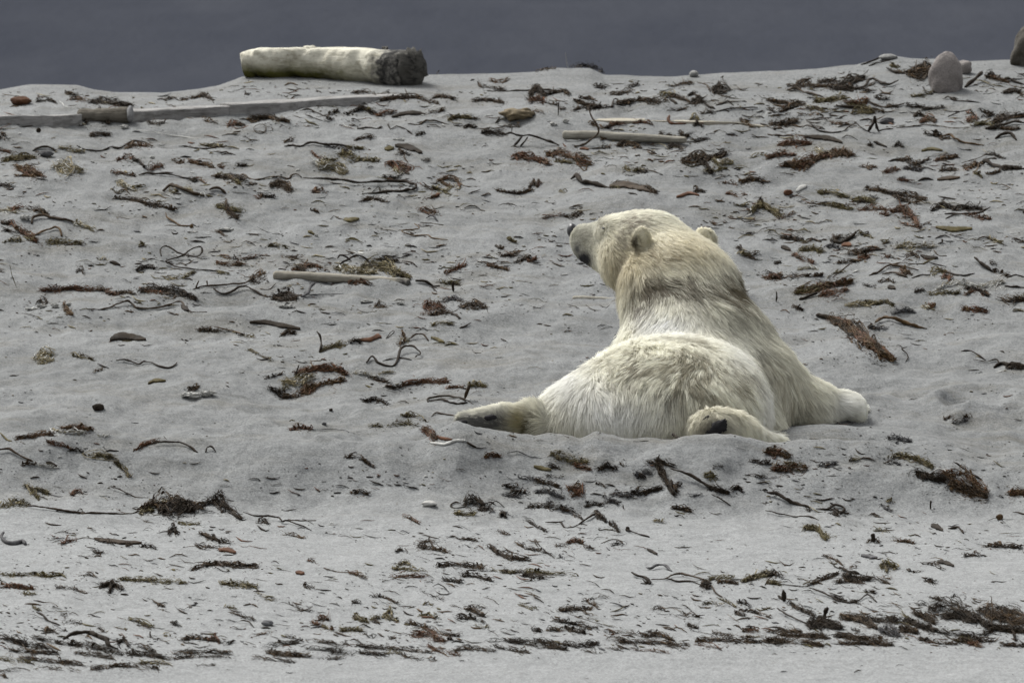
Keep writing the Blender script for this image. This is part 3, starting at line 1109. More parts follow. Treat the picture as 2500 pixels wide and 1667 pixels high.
v, f = tube(np.linspace(e0, e1 + (e1 - e0) * 0.4, 6), np.array([48, 47.5, 46, 42, 36, 20]) / ppm(LY[4]), None, 28)
vv = v - e1
v = v + (vv / np.linalg.norm(vv, axis=1, keepdims=True)) * (0.040 * fbm(vv[:, 0] * 40, vv[:, 2] * 40 + vv[:, 1] * 30, 9))[:, None]
link('rotten_end', mesh_from('rotten_end', v, f), CUT, log)
pth = []
for a_ in np.linspace(-0.4, 3.6, 26):
    c_ = P(930, 160, LY[3] - 0.06)
    r_ = 44.5 / ppm(LY[3])
    j_ = 0.010 * math.sin(a_ * 5) + 0.006 * math.sin(a_ * 13)
    pth.append(c_ + np.array([j_ + 0.02 * math.cos(a_), -r_ * math.sin(a_) * 0.96, r_ * math.cos(a_) * 0.98]))
v, f = tube(np.array(pth), 0.004 + 0.004 * np.abs(np.sin(np.arange(26) * 1.3)), None, 6)
link('crack', mesh_from('crack', v, f), CUT, log)
mb = MB()
for k_ in range(9):
    a_ = k_ * 0.7 + 0.3
    r0_, r1_ = 0.012, 0.07
    pth = np.array([e1 + np.array([0.012, -0.012, 0]) + np.array([math.cos(a_) * r * 0.5, math.cos(a_) * r * 0.5, math.sin(a_) * r]) for r in np.linspace(r0_, r1_, 5)])
    mb.add(*tube(pth, 0.004, None, 5))
mb.build('wood_splinters', CUT, log)

GREYW = wood_material('weathered_plank', (0.225, 0.220, 0.212), (0.085, 0.080, 0.074))
PALEW = wood_material('pale_plank', (0.31, 0.285, 0.230), (0.165, 0.148, 0.115))
POLEW = wood_material('driftwood_grey', (0.255, 0.242, 0.205), (0.125, 0.115, 0.092))
POLED = wood_material('driftwood_dark_end', (0.245, 0.228, 0.19), (0.105, 0.095, 0.072), None, None, (0.52, 0.62))


def plank(name, bottom, top_h, thick, m, label, seg=50, seed=1, sink=0.010, ends=(0.4, 0.4)):
    """Squared timber lying on the sand; bottom = its near lower edge in photo pixels, top_h = face height in pixels."""
    b = np.array(bottom, float)
    y = ydepth(b[:, 0], b[:, 1])
    G = PV(b[:, 0], b[:, 1], y)
    G = resample(G, seg)
    hh = np.interp(np.linspace(0, len(b) - 1, seg), np.arange(len(b)), np.array(top_h) / ppm(y))
    d = G[-1] - G[0]
    yaw = math.atan2(d[1], d[0])
    nrm = np.array([-math.sin(yaw), math.cos(yaw), 0])
    prof = np.array([(0, 0), (0, .3), (0, .6), (0.004, .93), (0.05, 1), (.35, 1.0), (.7, 1.0), (.96, .98), (1, .9), (1, .5), (1, 0), (.5, 0)])
    vs_ = []
    for i in range(seg):
        for j, (u, w) in enumerate(prof):
            vs_.append(G[i] + nrm * u * thick + np.array([0, 0, w * hh[i] - sink]))
    v = np.array(vs_)
    n = len(prof)
    v += 0.006 * np.stack([fbm(v[:, 0] * 6, v[:, 2] * 30 + v[:, 1] * 9, seed + q) for q in range(3)], -1)
    v = v - G[0]
    cy, sy = math.cos(-yaw), math.sin(-yaw)
    v = np.stack([v[:, 0] * cy - v[:, 1] * sy, v[:, 0] * sy + v[:, 1] * cy, v[:, 2]], -1)
    for row, k in ((0, ends[0]), (seg - 1, ends[1])):
        i = np.arange(row * n, row * n + n)
        v[i, 0] += 0.03 * k * fbm(v[i, 2] * 60, v[i, 1] * 20, seed + 20)
    i = np.arange(seg - 1)[:, None] * n
    j = np.arange(n)[None, :]
    f = np.stack([i + j, i + (j + 1) % n, i + n + (j + 1) % n, i + n + j], -1).reshape(-1, 4)
    caps = []
    for base in (0, (seg - 1) * n):
        for a_, b_, c_, d_ in ((0, 1, 10, 11), (1, 2, 9, 10), (2, 3, 8, 9), (3, 4, 7, 8), (4, 5, 6, 7)):
            caps.append([base + a_, base + b_, base + c_, base + d_])
    f = np.vstack([f, np.array(caps)[:, ::1]])
    me = mesh_from(name, v, f, None, False)
    o = link(name, me, m, None)
    o.location = G[0]
    o.rotation_euler = (0, 0, yaw)
    return tag(o, label, 'plank')


plank('driftwood_plank', [(-40, 312), (90, 309), (200, 305)], [32, 32, 30], 0.10, GREYW, 'grey squared timber running out of frame beside the weed-wrapped stub', seed=3)
plank('driftwood_plank', [(322, 299), (420, 293), (520, 284), (572, 279)], [32, 31, 28, 24], 0.14, GREYW, 'grey plank end to end between the round stub and the longest plank', seed=8)
plank('driftwood_plank', [(562, 281), (690, 272), (830, 259), (905, 250), (990, 236)], [32, 29, 26, 20, 8], 0.14, GREYW, 'longest grey plank sinking into sand in front of the big log', seed=13)
plank('driftwood_board', [(1445, 294), (1600, 297), (1780, 303), (1890, 309)], [8, 9, 10, 6], 0.10, PALEW, 'pale flat board half sunk beyond the thick grey pole', seed=17, sink=0.012)


def yd(a, b):
    return float(ydepth(a, b))


stub = empty('driftwood_stub', P(262, 292, yd(262, 307)))
tag(stub, 'short round timber stub wrapped in dark weed between two planks', 'driftwood')
y_ = yd(262, 305) + 0.06
BARK = wood_material('dark_bark', (0.105, 0.095, 0.078), (0.032, 0.027, 0.020))
pole('timber', [(190, 288), (262, 286), (318, 281)], [y_ + .02, y_, y_ - .03], [21, 22, 20], BARK, None, 30, 18, 0.08, 5, stub)
v, f = blob((0, 0, 0), (0.018, 0.035, 0.040), 7, 12, 0.06)
link('pale_end', mesh_from('pale_end', v + P(318, 279, y_ - .045), f), wood_material('pale_end_grain', (0.22, 0.22, 0.22), (0.12, 0.12, 0.12)), stub)

y_ = yd(830, 690) + 0.0
pole('driftwood_pole', [(668, 672), (760, 676), (845, 681), (930, 690), (1000, 698)], [y_ + .06, y_ + .03, y_, y_ - .03, y_ - .05], [11, 12, 11, 15, 17],
     POLED, 'pale thin driftwood pole swelling to a dark blotched end among straw', 70, 14, 0.08, 11)
y_ = yd(1500, 348) + 0.05
pole('driftwood_pole', [(1374, 330), (1450, 331), (1560, 337), (1676, 343)], [y_ + .02, y_, y_, y_ - .04], [11, 11, 11, 8],
     POLEW, 'thick grey driftwood pole with jagged end under a bent kelp stipe', 60, 14, 0.09, 21)
y_ = yd(1450, 738) + 0.04
pole('driftwood_pole', [(1398, 729), (1440, 731), (1520, 738)], [y_ + .05, y_ + .04, y_ + .03], [7, 9, 9],
     POLEW, 'grey half buried pole poking out behind the throat of the bear', 30, 12, 0.09, 31)


# ------------------------------------------------------------------ stones
def stone(name, cx, cy, w, h, m, label, seed, cat='stone', rough=0.10, depth=None, lean=0.0, sub=18, bury=0.06):
    yb = yd(cx, cy + h / 2)
    k = 1 / ppm(yb)
    d = (w * k * 0.5) if depth is None else depth
    r = (w * k / 2, d, h * k * (0.5 + bury))
    y = yb + d * 0.55
    c = P(cx, cy + h * bury, yb)
    v, f = blob((0, 0, 0), r, seed, sub, rough, 0.9)
    v[:, 0] += v[:, 2] * lean
    o = link(name, mesh_from(name, v, f), m)
    o.location = (c[0], y, c[2])
    return tag(o, label, cat)


GRAN = stone_material('pink_granite', (0.235, 0.212, 0.200), (0.130, 0.120, 0.114), 50)
DARKR = stone_material('dark_rock', (0.085, 0.078, 0.066), (0.040, 0.036, 0.030), 40, (0.030, 0.025, 0.016))
PALER = stone_material('grey_rock', (0.20, 0.20, 0.19), (0.13, 0.13, 0.127), 40)
stone('boulder', 2311, 174, 80, 100, GRAN, 'rounded pinkish grey boulder standing upright on the ridge', 41, 'boulder', 0.10, None, -0.03, 34, 0.20)
stone('rock', 2354, 164, 40, 34, GRAN, 'small grey rock peeking out behind the upright boulder', 43, 'rock', 0.1, 0.05)
stone('rock', 2508, 112, 76, 96, DARKR, 'dark mottled rock cut off by the frame edge on the ridge', 47, 'rock', 0.16, 0.08, 0.10, 24, 0.12)
stone('rock', 2168, 140, 46, 14, PALER, 'pale flat rock under dark kelp on the ridge crest', 53, 'rock', 0.1, 0.05)
stone('pebble', 1694, 181, 24, 16, PALER, 'pale round pebble alone on the ridge line', 57, 'pebble', 0.08, 0.03)

# ------------------------------------------------------------------ kelp and other drift, traced piece by piece
# tile origin in the photo; piece coordinates are in tenths-of-detail units (photo pixels times 3.733) from that origin
TILE = {'A': (0, 60), 'B': (560, 60), 'C': (1185, 60), 'D': (1875, 60), 'E': (0, 480), 'F': (560, 480), 'G': (1875, 480), 'H': (0, 850),
        'I': (560, 850), 'J': (1185, 1030), 'K': (1875, 1000), 'L': (0, 1247), 'M': (625, 1247), 'N': (1250, 1247), 'O': (1875, 1247),
        'P': (1250, 260), 'Q': (1800, 260)}
# S = stipe (round stalk), B = flat blade, C = matted fronds, R = stone, W = scrap; then colour, thickness, points; ^x = how far it stands off the sand
DRIFT = '''
A|rounded rust brown stone half buried beyond the squared timber|R r 185 80 190,697
A||C r 50 640,680 710,670 775,690
A||C k 45 340,700 430,690 500,710
A|dark weed draped over the end of the squared timber|C k 60 830,705 930,700 1060,725 1200,740;C k 70 760,780 770,850 790,900;C k 90 900,790 940,850 990,900
A|white twig standing on the squared timber|S w 10 545,700 570,725 585,745 640,750 720,740
A|black round pebble in front of the squared timber|R k 44 44 352,965
A|long dark kelp stipe with frayed brown blade, beyond the yellowish weed patch|S k 25 700,1100 750,1130 850,1150 950,1145 1010,1120 1100,1130 1180,1080 1300,1072 1390,1112;C b 50 1150,1125 1250,1100 1390,1115
A|short knotted kelp stipe like a thin dark bone|S k 20 1630,1115 1700,1112 1800,1130 1900,1135 2030,1110;C o 30 1830,1105 1950,1110 2030,1115
A|blackish kelp arc over a grey pebble|S k 30 300,1150 350,1125 420,1118 480,1140 515,1168
A|grey oval pebble under a blackish kelp arc|R s 145 58 420,1177
A|big yellowish brown weed patch at the frame edge below the squared timber|C o 60 20,1240 150,1220 320,1215;C b 110 150,1300 270,1340 380,1375;C t 120 500,1300 620,1310 740,1330
A||S k 28 1260,1370 1340,1355 1450,1360 1560,1370 1680,1400 1800,1420;C k 35 1680,1410 1790,1430
A||C b 40 1020,1355 1120,1360 1230,1385
A|humped brown kelp stipe with straw under its arch|S d 40 1490,1520 1560,1470 1640,1490 1740,1540 1870,1565;C o 50 1540,1510 1620,1520
A||S d 35 1910,1510 1990,1500 2060,1545
A||C r 45 1070,1240 1140,1215 1215,1215
A||C r 40 2070,930 2130,905 2195,915
A||W w 70 45 1140,935
A||W w 45 35 1390,1215
A||W w 75 40 1090,1425
A|thin white stick lying on sand in front of the round stub|S w 11 1230,960 1420,985 1600,1020 1850,1042
A||C r 60 1350,1330 1410,1300 1480,1295
A||C r 30 1990,1300 2060,1300
A||C d 50 1970,1390 2090,1400 2230,1415
A||C d 35 1515,690 1570,670 1620,690
A||C d 40 1650,685 1780,670 1860,650 1940,690
A||C t 60 1080,1450 1150,1480 1230,1510
B||C d 60 180,870 340,850 540,885
B|thin brown kelp curled into two open loops|S d 9 220,960 260,992 320,980 330,930 280,908 230,930 222,958;S d 9 320,925 385,938 390,965 350,970
B||S k 22 640,790 730,780 800,810 880,840
B||S k 16 700,830 760,850 850,882
B||C k 60 1040,820 1130,800 1220,770 1330,810
B||C r 50 1350,830 1420,815 1500,800
B||B d 30 1480,850 1600,818 1700,812 1790,826
B|dark wavy kelp stipe with sharp crest, beyond the brown leafy piece|S d 26 1630,908 1720,915 1800,880 1870,878 2000,910
B|short black stipe with forked ends|S k 25 1165,960 1250,945 1340,950 1400,940;S k 14 1165,930 1180,960
B||S k 20 1440,915 1470,960
B||S k 20 1620,958 1672,1005
B|long wavy blackish kelp stipe pierced by a white quill|S k 28 500,1115 570,1100 650,1110 760,1080 880,1100 1000,1105 1170,1136;C k 30 900,1110 1100,1130
B|white quill sticking up through a blackish kelp stipe|S w 12 1120,1088 1130,1130 1146,1172 ^0.9
B||W w 120 36 1555,1050
B|flat brown blade with a twig hanging below it|B d 45 1510,1110 1600,1120 1680,1140 1760,1175;C d 40 1510,1185 1600,1170;S d 14 1600,1180 1592,1215 1632,1262
B||B o 35 1415,1138 1500,1132
B|rust brown ragged weed below a flat brown blade|C r 80 1440,1270 1530,1290 1650,1320;C t 40 1500,1330 1560,1360
B|pale straw heap with bleached strands amid dark fronds|C t 150 830,1290 920,1290 1060,1330;C w 50 760,1260 850,1290 960,1310;C o 60 1000,1200 1170,1230 1340,1240;C k 40 1000,1190 1050,1170 1110,1190
B|dark kelp stipe humping over a hanging brown tuft|S d 25 100,1390 120,1365 180,1400 260,1415 350,1395 450,1390 540,1410 570,1380 620,1365 655,1395;C d 120 380,1470 460,1450 560,1500
B|long black kelp stipe folded back on itself like a hairpin|S k 36 680,1400 850,1410 1000,1420 1200,1440 1400,1435 1600,1440 1690,1462 1690,1500 1600,1520 1420,1532 1210,1546;S k 15 1300,1530 1360,1480 1370,1530
B||C r 50 760,1525 810,1505 870,1530
B||C k 35 1400,1390 1480,1400 1560,1405
B|rusty loop shaped weed with a trailing string|C b 50 1910,1420 1990,1400 2080,1430 2100,1480;C b 40 1930,1440 2010,1480 2090,1480;S b 12 2060,1420 2150,1475 2290,1476
B||S k 14 1890,452 1900,435 1916,420 ^0.8
B||S d 13 1600,588 1618,630 1642,662 ^0.5
B||S d 13 1930,682 1952,630 ^0.9
B||C d 50 1390,690 1550,665 1750,670;C d 45 1850,670 1950,660 2060,690
B||C o 45 2000,870 2080,845 2200,855
B||C d 40 1810,810 1880,800 1960,775
C|long dark stalk lying level with a maroon tuft, beyond the tan hump|S k 24 20,612 200,608 400,604 560,600 700,612;C k 90 400,640 460,590 540,640;C r 70 400,700 470,690 540,700;C d 40 560,640 700,610 760,640
C||C d 45 -110,700 0,690 90,700 160,715
C|tan crumpled hump with shadowed hollow, half buried beyond the pole|R h 285 105 292,822
C|thin dark stick standing upright beyond the tan hump|S k 16 672,702 666,770 664,830 ^1
C||S k 18 130,848 115,880 90,905
C||C d 34 730,820 830,772 930,752
C|bent kelp stipe standing up over the thick grey pole|S d 28 940,770 962,830 1000,900 1030,985 965,1050 900,1100 810,1112 ^0.75
C||W w 140 62 1335,1045
C||C d 60 1210,1100 1300,1090 1400,1120
C|black kelp stalk raised on two stubby legs|S k 30 170,1005 240,995 320,1022 400,1015 500,1045 600,1080 670,1106 ^0.9;S k 30 335,1022 300,1070 265,1116 ^0.9;S k 28 388,1030 355,1075 320,1116 ^0.9;S k 12 240,995 240,940 ^1
C|reddish brown matted weed bundle below the black two legged kelp|C r 105 260,1200 400,1205 580,1265
C|long brown matted weed bundle tapering downhill, beside the reddish one|C b 90 560,1190 700,1170 820,1225 960,1268;C o 40 640,1250 800,1260
C|dark knobbed kelp stipe ending in a brown leathery blade|S k 48 780,1402 830,1378 880,1440 960,1452 1060,1480 1160,1490;B b 55 1130,1480 1250,1468 1380,1485 1490,1522;S d 15 1450,1528 1590,1525
C||C d 50 410,1480 440,1440 465,1475
C||C d 36 100,1515 200,1530 310,1540 420,1510
C|short reddish brown blade arched on sand behind the head of the bear|B r 26 1740,1580 1800,1562 1860,1545 1950,1562
C|large tufted weed clump with dark core and straw fringe|C d 90 1800,1250 1950,1230 2080,1210 2190,1175;C k 80 1960,1255 2020,1300 2060,1350;C t 60 2080,1240 2160,1270 2240,1260;C t 40 1860,1190 1950,1210
C|tangled black stipe loop ahead of a fuzzy weed bar|S k 24 1100,750 1150,755 1170,690 1200,680 1220,730 1290,710 1350,680;C d 60 1200,720 1290,710 1360,700
C||C d 48 1380,690 1500,700 1660,700
C||S k 30 1680,680 1715,700 1750,726
C|round black clump of kelp root|C k 100 2070,595 2140,575 2210,590;C k 60 2080,620 2190,625
C||S k 19 1730,562 1800,537 1890,530
C||S d 20 1930,530 2020,560 2052,622
C||C d 30 1850,650 1900,635 1960,655
C||C o 45 1590,655 1660,640 1720,640
C||C k 70 1880,710 1940,695 2000,705;S k 30 1990,710 2040,752 2092,772
C||C k 50 1970,815 2030,790 2070,805
C|long dark stipe lying level beyond the pale flat board|S k 22 2095,800 2200,776 2333,765 2480,758
C||S k 25 2100,740 2150,730 2210,695 2260,742
C|small rusty bent stipe standing on the pale flat board|S r 34 1680,835 1670,880 1705,910 1830,908 ^0.6
C||C k 55 1905,920 1940,905 1980,930
C||C k 34 1670,1130 1730,1110 1800,1142
C||B r 18 860,1140 900,1136 942,1145
C||C d 26 1060,1130 1100,1118 1135,1128
C||C d 26 460,430 560,405 640,400
C||C k 26 800,385 900,380 1000,390 1065,432
C|thin white quill standing on the ridge against the sea|S w 7 730,258 738,330 750,396 ^1
C||W w 70 40 620,905
C||W w 60 50 735,880
C||C r 60 1120,930 1190,905 1270,910
C||C r 34 1350,905 1440,890 1520,912
D|dark brown weed mat hanging against the upright boulder|C d 150 1290,450 1380,440 1480,430;C k 90 1340,400 1420,390 1480,380
D|weed tangle with dark stalks on the crest beyond the S shaped stipe|S k 25 850,372 950,340 1050,300 1150,296;S k 20 920,382 1020,350 1110,330;C o 50 1120,380 1200,385
D|black stipe dipping like a ladle in front of the weed mat|S k 40 1080,400 1150,440 1230,452 1310,412;C d 30 1180,430 1280,440
D|thick dark stipe lying in an S curve below the ridge|S k 38 740,602 830,590 890,560 920,510 980,498 1050,540 1110,552 1185,516;S d 24 900,570 980,540
D||C k 95 640,560 740,520 890,480;C d 40 640,580 760,560
D||C d 45 180,560 330,555 480,565 640,550
D||S d 28 180,600 260,585 330,620 420,640 500,662;C d 30 180,600 300,600
D|blackish kelp stalk curving up to a knob, beside the boulder|S k 42 1800,580 1870,520 1930,470 1950,432 ^0.5
D||C k 75 1990,480 2030,450 2070,480
D||S k 30 2120,502 2200,500 2260,530 2340,552
D|thin kelp hook lying at the foot of the boulder|S k 14 1410,572 1425,590 1445,632 1490,642 1512,612
D|slender jointed twig on bare sand in front of the boulder|S k 18 1590,680 1640,660 1700,690 1800,700 1940,715;C k 26 1670,680 1720,690
D||C d 50 0,690 110,712 330,722
D|long low tangle of olive and black kelp in front of the S shaped stipe|C o 50 430,705 560,690 700,670;C b 60 700,712 850,722 905,690;S k 30 600,748 800,762 1000,780;S d 28 930,700 1000,742 1080,760 1160,745 1240,720;C d 40 1080,740 1180,750
D||S k 28 410,755 480,770 552,777
D||C o 55 760,810 860,790 960,800
D||C d 80 40,910 150,900 260,880;C d 30 0,940 130,950
D|long black wavy kelp running to a pointed spike|S k 22 310,945 350,925 420,950 480,980 600,990 690,975 740,930 800,908 860,950 935,988;S k 42 915,985 955,920 975,842 ^1;S k 40 1010,985 990,930 977,850 ^1;S k 18 1000,975 1070,960 1140,955
D||S k 18 640,942 690,920 745,910
D|rounded slate grey lump beyond the pointed kelp spike|R s 130 62 1085,880
D||S d 18 1170,940 1300,935 1450,920 1600,935 1700,945 1830,940;C b 60 1400,890 1460,860 1520,880
D|twigs leaning together like a tent over a rust tuft|S k 14 1640,842 1750,800 1835,780 ^0.5;S k 14 1835,778 1885,830 1930,872 ^0.6;C r 75 1810,880 1860,850 1905,880
D||S k 12 1940,852 1960,825 1985,845 2006,868
D||C d 80 2050,890 2160,850 2330,830
D||S k 36 1980,952 2060,930 2150,920 2240,890 2340,905;C k 40 2000,950 2100,945
D|squat dark pebble standing alone below the tent of twigs|R k 54 58 1530,988
D|brown stipe sloping from a frayed root below the squat pebble|S b 26 1560,1030 1650,1010 1720,1050 1800,1080 1970,1102;C b 36 1570,1040 1650,1035
D|black stipe bent like a boomerang at the frame edge|S k 42 2070,1040 2130,1010 2210,1000 2262,1055
D||S d 22 0,1000 100,1020 230,1015
D||B d 40 330,1025 450,1035 560,1045 680,1085;S k 12 670,1040 730,1015 820,1056
D||C r 50 100,1095 230,1080 380,1085
D||C r 60 0,1215 100,1190 240,1190
D|large rusty brown seaweed clump, biggest of its colour near the ridge|C b 105 150,1280 300,1270 450,1215 620,1180 770,1180;C t 50 420,1140 480,1170 560,1200;C r 60 250,1285 400,1270
D||C k 30 905,1100 950,1105
D||S k 28 960,1072 1020,1095 1082,1118
D||C k 34 1150,1110 1185,1090 1225,1115
D|black kelp with finger like loops above a slate smear|S k 30 1100,1252 1200,1236 1290,1242;S k 12 1195,1236 1215,1210 1240,1232 ^0.8;S k 14 1280,1240 1295,1196 ^1;C k 40 1265,1250 1330,1280 1395,1302
D||C s 45 1240,1310 1310,1320 1390,1330;S k 18 1380,1330 1430,1305 1530,1336
D||B o 22 1400,1158 1480,1140 1590,1155
D||S d 13 1760,1262 1870,1235 1960,1200 1990,1176
D|thick black kelp stalk with rust tuft running out of frame|C b 60 1760,1300 1850,1290 1930,1280;S k 55 1930,1260 1990,1256 2080,1300 2180,1310 2340,1320;C k 60 2140,1320 2300,1310
D||S k 26 1988,1225 2082,1225
D||S k 30 1370,1430 1440,1405 1505,1416
D||B b 30 1540,1420 1640,1405 1750,1400
D||C d 50 1570,1330 1650,1320 1720,1330
D||C r 40 1050,1350 1120,1335 1200,1330
Q||C d 65 1170,750 1280,760 1420,800 1560,820 1710,850
Q||C o 60 1050,860 1150,850 1250,880
Q||C o 40 780,900 900,910 1040,935
Q|rusty frayed tassel curling downhill|C r 40 1110,940 1250,930 1400,945;C r 75 1400,955 1500,945 1590,1000 1650,1095
Q|blackish crumpled kelp heap near the frame edge, knotted stalks on top|C k 60 1770,945 1860,905 1980,930;C k 60 1980,940 2120,920 2240,940;S k 30 1890,980 2050,985 2200,975 2305,922;S k 22 1900,1025 1960,990 2040,985
Q|flat olive blade lying alone on clean sand|B o 38 1810,1108 1950,1126 2140,1120
Q|dark kelp stalk ending in a small loop, beyond the far ear of the bear|S k 45 880,1215 925,1252 1010,1210 1085,1145;S k 14 1080,1150 1120,1130 1150,1150 1192,1140 1182,1165 1100,1178;B r 34 950,1272 1000,1262 1042,1268
Q||C d 60 30,690 140,665 270,690
Q|tufted olive clump with white curl at its side|C o 90 130,960 210,900 290,930 390,990;C k 50 190,890 215,850 240,900;S w 16 122,930 132,980 70,1006
Q||R r 85 52 462,785
Q||B w 40 535,778 580,750 632,732
Q||C o 46 740,785 830,790 1010,825
Q||S d 20 630,1218 680,1210 770,1240
Q||B d 32 398,1288 440,1295 487,1316
Q||C o 58 580,1310 680,1300 790,1325
Q||C s 55 820,1285 880,1270 930,1295
Q|thick dark root bent like a hook close to the far ear|C k 45 0,1285 60,1330 130,1358 195,1340
Q||C d 55 1010,1340 1120,1330 1240,1300;C r 50 1110,1375 1200,1370
Q|pale straw patch strewn level near the frame edge|C t 60 1450,1285 1600,1270 1790,1280;S d 12 1790,1310 1840,1360 1912,1362
Q||S k 26 1828,1252 1870,1242 1864,1215 ^0.7
Q||B d 30 1670,1365 1740,1385 1830,1386
G|thick dark stick sloping down to a tangle at the frame edge|S k 38 1882,560 1950,620 2050,690;C d 46 2060,685 2120,700 2190,722;S k 24 2180,740 2250,722 2340,730
G|straight dark twig leaning uphill behind the neck of the bear|S d 18 590,742 680,670 762,604 ^0.7
G||C d 45 0,745 150,735 350,725 490,720;C r 70 0,740 50,730 110,745
G|wide matted weed patch of olive and maroon beside the straight leaning twig|C b 100 260,870 450,830 600,800 770,775;C o 70 250,880 400,850 520,820;C r 70 480,900 600,870 720,850;S k 36 285,945 350,922 450,882
G|kelp stipes laid in an open diamond around a reddish patch|S d 28 920,720 1010,690 1090,632 1200,625 1370,672;S d 24 1040,712 1150,700 1270,742;S k 22 1310,742 1400,715 1475,720;C r 36 1200,715 1300,712
G||C o 48 1480,695 1550,680 1630,690;S k 25 1620,692 1720,720 1800,720 1882,700;C r 60 1590,740 1640,720 1660,760
G|bleached white strands tangled near the frame edge|C w 55 1540,850 1650,800 1780,790 1900,830 2060,800 2150,782;S w 10 1560,840 1680,810 1760,770 1860,790
G||C o 46 1460,895 1600,875 1750,880
G|blackish crumpled fronds in front of the bleached white strands|C k 46 1800,840 1900,850 2000,905
G||S k 40 2160,822 2250,828 2340,832
G||C d 55 2120,935 2220,945 2330,945
G||C k 40 1340,870 1390,855 1440,865
G||B d 30 1090,835 1125,830 1165,845
G||C o 40 770,978 900,970 1000,980 1060,960 1140,990
G|large torn brown kelp frond with dark knobbed stipe, beyond the fore paw|S k 50 440,1080 500,1102 620,1125;B r 105 590,1120 720,1180 860,1290 1010,1400 1150,1484;C b 140 560,1110 720,1180 860,1290 1010,1400 1150,1484;C d 150 620,1140 800,1230 930,1330 1070,1450
G|smooth brown stipe with clean cut end beside the torn frond|S b 42 980,1142 1060,1110 1180,1125 1300,1175 1450,1206
G||C s 42 1130,1065 1230,1045 1330,1055
G|short dark hook shaped stipe below the torn frond|S k 18 1265,1366 1222,1385 1268,1430 1276,1470 1250,1506
G||S k 22 1760,1415 1830,1405 1900,1432 1982,1492;S d 14 1870,1485 1990,1505 2080,1485 2110,1532
G|coarse black kelp bundle cut by the frame edge level with the fore paw|S k 46 2060,1562 2120,1525 2200,1530 2340,1548;C k 60 2180,1550 2330,1560
G||C s 40 920,1190 1010,1200 1085,1195
G||S k 22 78,868 82,920 76,962 ^1
G||C r 36 1780,1025 1880,1030 1990,1055
E|thin dark kelp tied in a lying figure of eight with long tail|S k 23 1470,550 1466,482 1510,455 1560,475 1640,520 1720,542 1800,546 1842,500 1830,465 1780,463 1720,500 1660,542 1520,585 1540,610 1620,645 1750,665 1880,670 2000,685 2090,700;C o 26 1980,690 2090,710
E|dark humped stipe with frayed straw end, beyond the star rooted kelp|S d 36 290,250 300,202 350,180 430,180 530,205 620,220 685,245;C t 50 680,245 760,270 850,310
E|rust brown kelp with black root tip and arching stalk at the frame edge|S b 30 562,370 545,300 490,280 420,310 330,350 275,368;C r 66 100,250 180,300 260,350 335,408;C k 55 15,240 60,245 105,250;C b 50 200,340 270,370 340,400
E||C o 36 40,415 110,400 200,408
E||C o 60 420,410 560,420 740,430
E|forked brown twig with knobbed end lying alone|S b 24 1510,150 1528,195 1600,240 1660,272 1742,276;S b 12 1498,265 1570,264 1640,270;R b 34 38 1744,272
E|shaggy brown clump drooping downhill beside a white scrap|C d 100 2060,50 2075,120 2165,200;C o 70 1990,90 2090,110 2190,130
E||C d 42 1040,15 1200,30 1350,70 1480,90 1590,122
E||C r 50 90,125 150,100 230,95
E||C d 42 250,105 340,125 430,155
E|tall thin blade of grass standing upright at the frame edge|S o 9 90,620 110,720 155,836 ^1
E|small black spiky tuft alone on bare sand|C k 40 700,690 730,665 770,690
E|feathery black sprig beside the tail of the figure of eight|C k 50 1240,670 1320,645 1420,660;S k 12 1410,685 1460,700 1520,700
E||C o 30 1500,742 1600,745 1690,730 1770,692
E|long maroon weed streak running level at the frame edge|C r 55 370,855 520,850 650,840 800,850 930,855 1050,895
E||C d 40 1060,890 1140,875 1230,890
E|thick fuzzy black kelp bar amid the weed streaks|C k 65 1290,862 1400,840 1500,860 1600,880 1700,900 1780,940
F|olive kelp stalk with antler like forks leading to the pale pole|S d 28 -330,850 -240,820 -110,815 30,800 150,782 230,728;C b 50 200,740 250,720 320,700;S d 22 -310,845 -280,770 ^0.8;S d 20 -200,815 -205,770 ^0.9
F|dark arching stalk ending at the bristly black ball|S k 26 -140,840 -90,882 0,885 85,832 150,822 220,850 300,900 400,915
F|bristly black ball of kelp root below the pale pole|C k 95 410,915 500,900 595,915;C k 60 400,930 500,940 600,930
E|long serpentine brown stipe with two humps and squared end|S d 25 790,1030 880,1025 980,1015 1080,975 1160,955 1220,985 1270,1020 1400,1022 1500,1000 1600,965 1660,970 1700,1030 1770,1055 1887,1055;B k 44 1650,1000 1680,1020 1720,1040
E|row of bleached white lumps beside a brown leaf|W w 110 40 290,1025;W w 90 50 380,1000;W w 85 55 500,995;W w 60 50 625,985
E|upright brown torn leaf below the row of white lumps|C b 70 580,1000 610,1040 660,1080;C k 36 590,980 600,1020
E||C k 40 340,970 380,945 425,970
E|flat dark brown blade lying by itself on smooth sand|B d 62 1000,1312 1080,1282 1200,1285 1330,1308
E||S b 18 1950,1190 2080,1218 2220,1252
E|curled yellowish leafy weed on bare sand|C t 70 310,1475 380,1440 480,1430;C t 50 345,1515 420,1500 480,1490;C o 40 400,1430 460,1450
E||C o 30 660,1450 760,1460 860,1490
E|thin black wavy stipe rising to a curl, alone on smooth sand|S k 23 1060,1486 1120,1485 1200,1505 1260,1532 1310,1505 1380,1515 1450,1550 1520,1566 1580,1546 1612,1504
E||B d 22 1000,605 1040,608 1095,630
E||C d 26 2080,580 2130,562 2190,580
E||W w 130 34 2070,300
E||W w 100 60 230,190
F|two dark kelp stalks arching over the straw heap|S k 28 985,566 1010,540 1060,555 1112,592 ^0.8;S k 24 970,652 1060,590 1140,545 1200,545 1260,592 1322,672 ^0.8
F|heap of straw coloured weed behind the pale thin pole|C t 90 980,650 1150,680 1330,690;C o 110 1220,640 1370,640 1520,690 1640,740;C d 50 1350,660 1500,680 1640,730
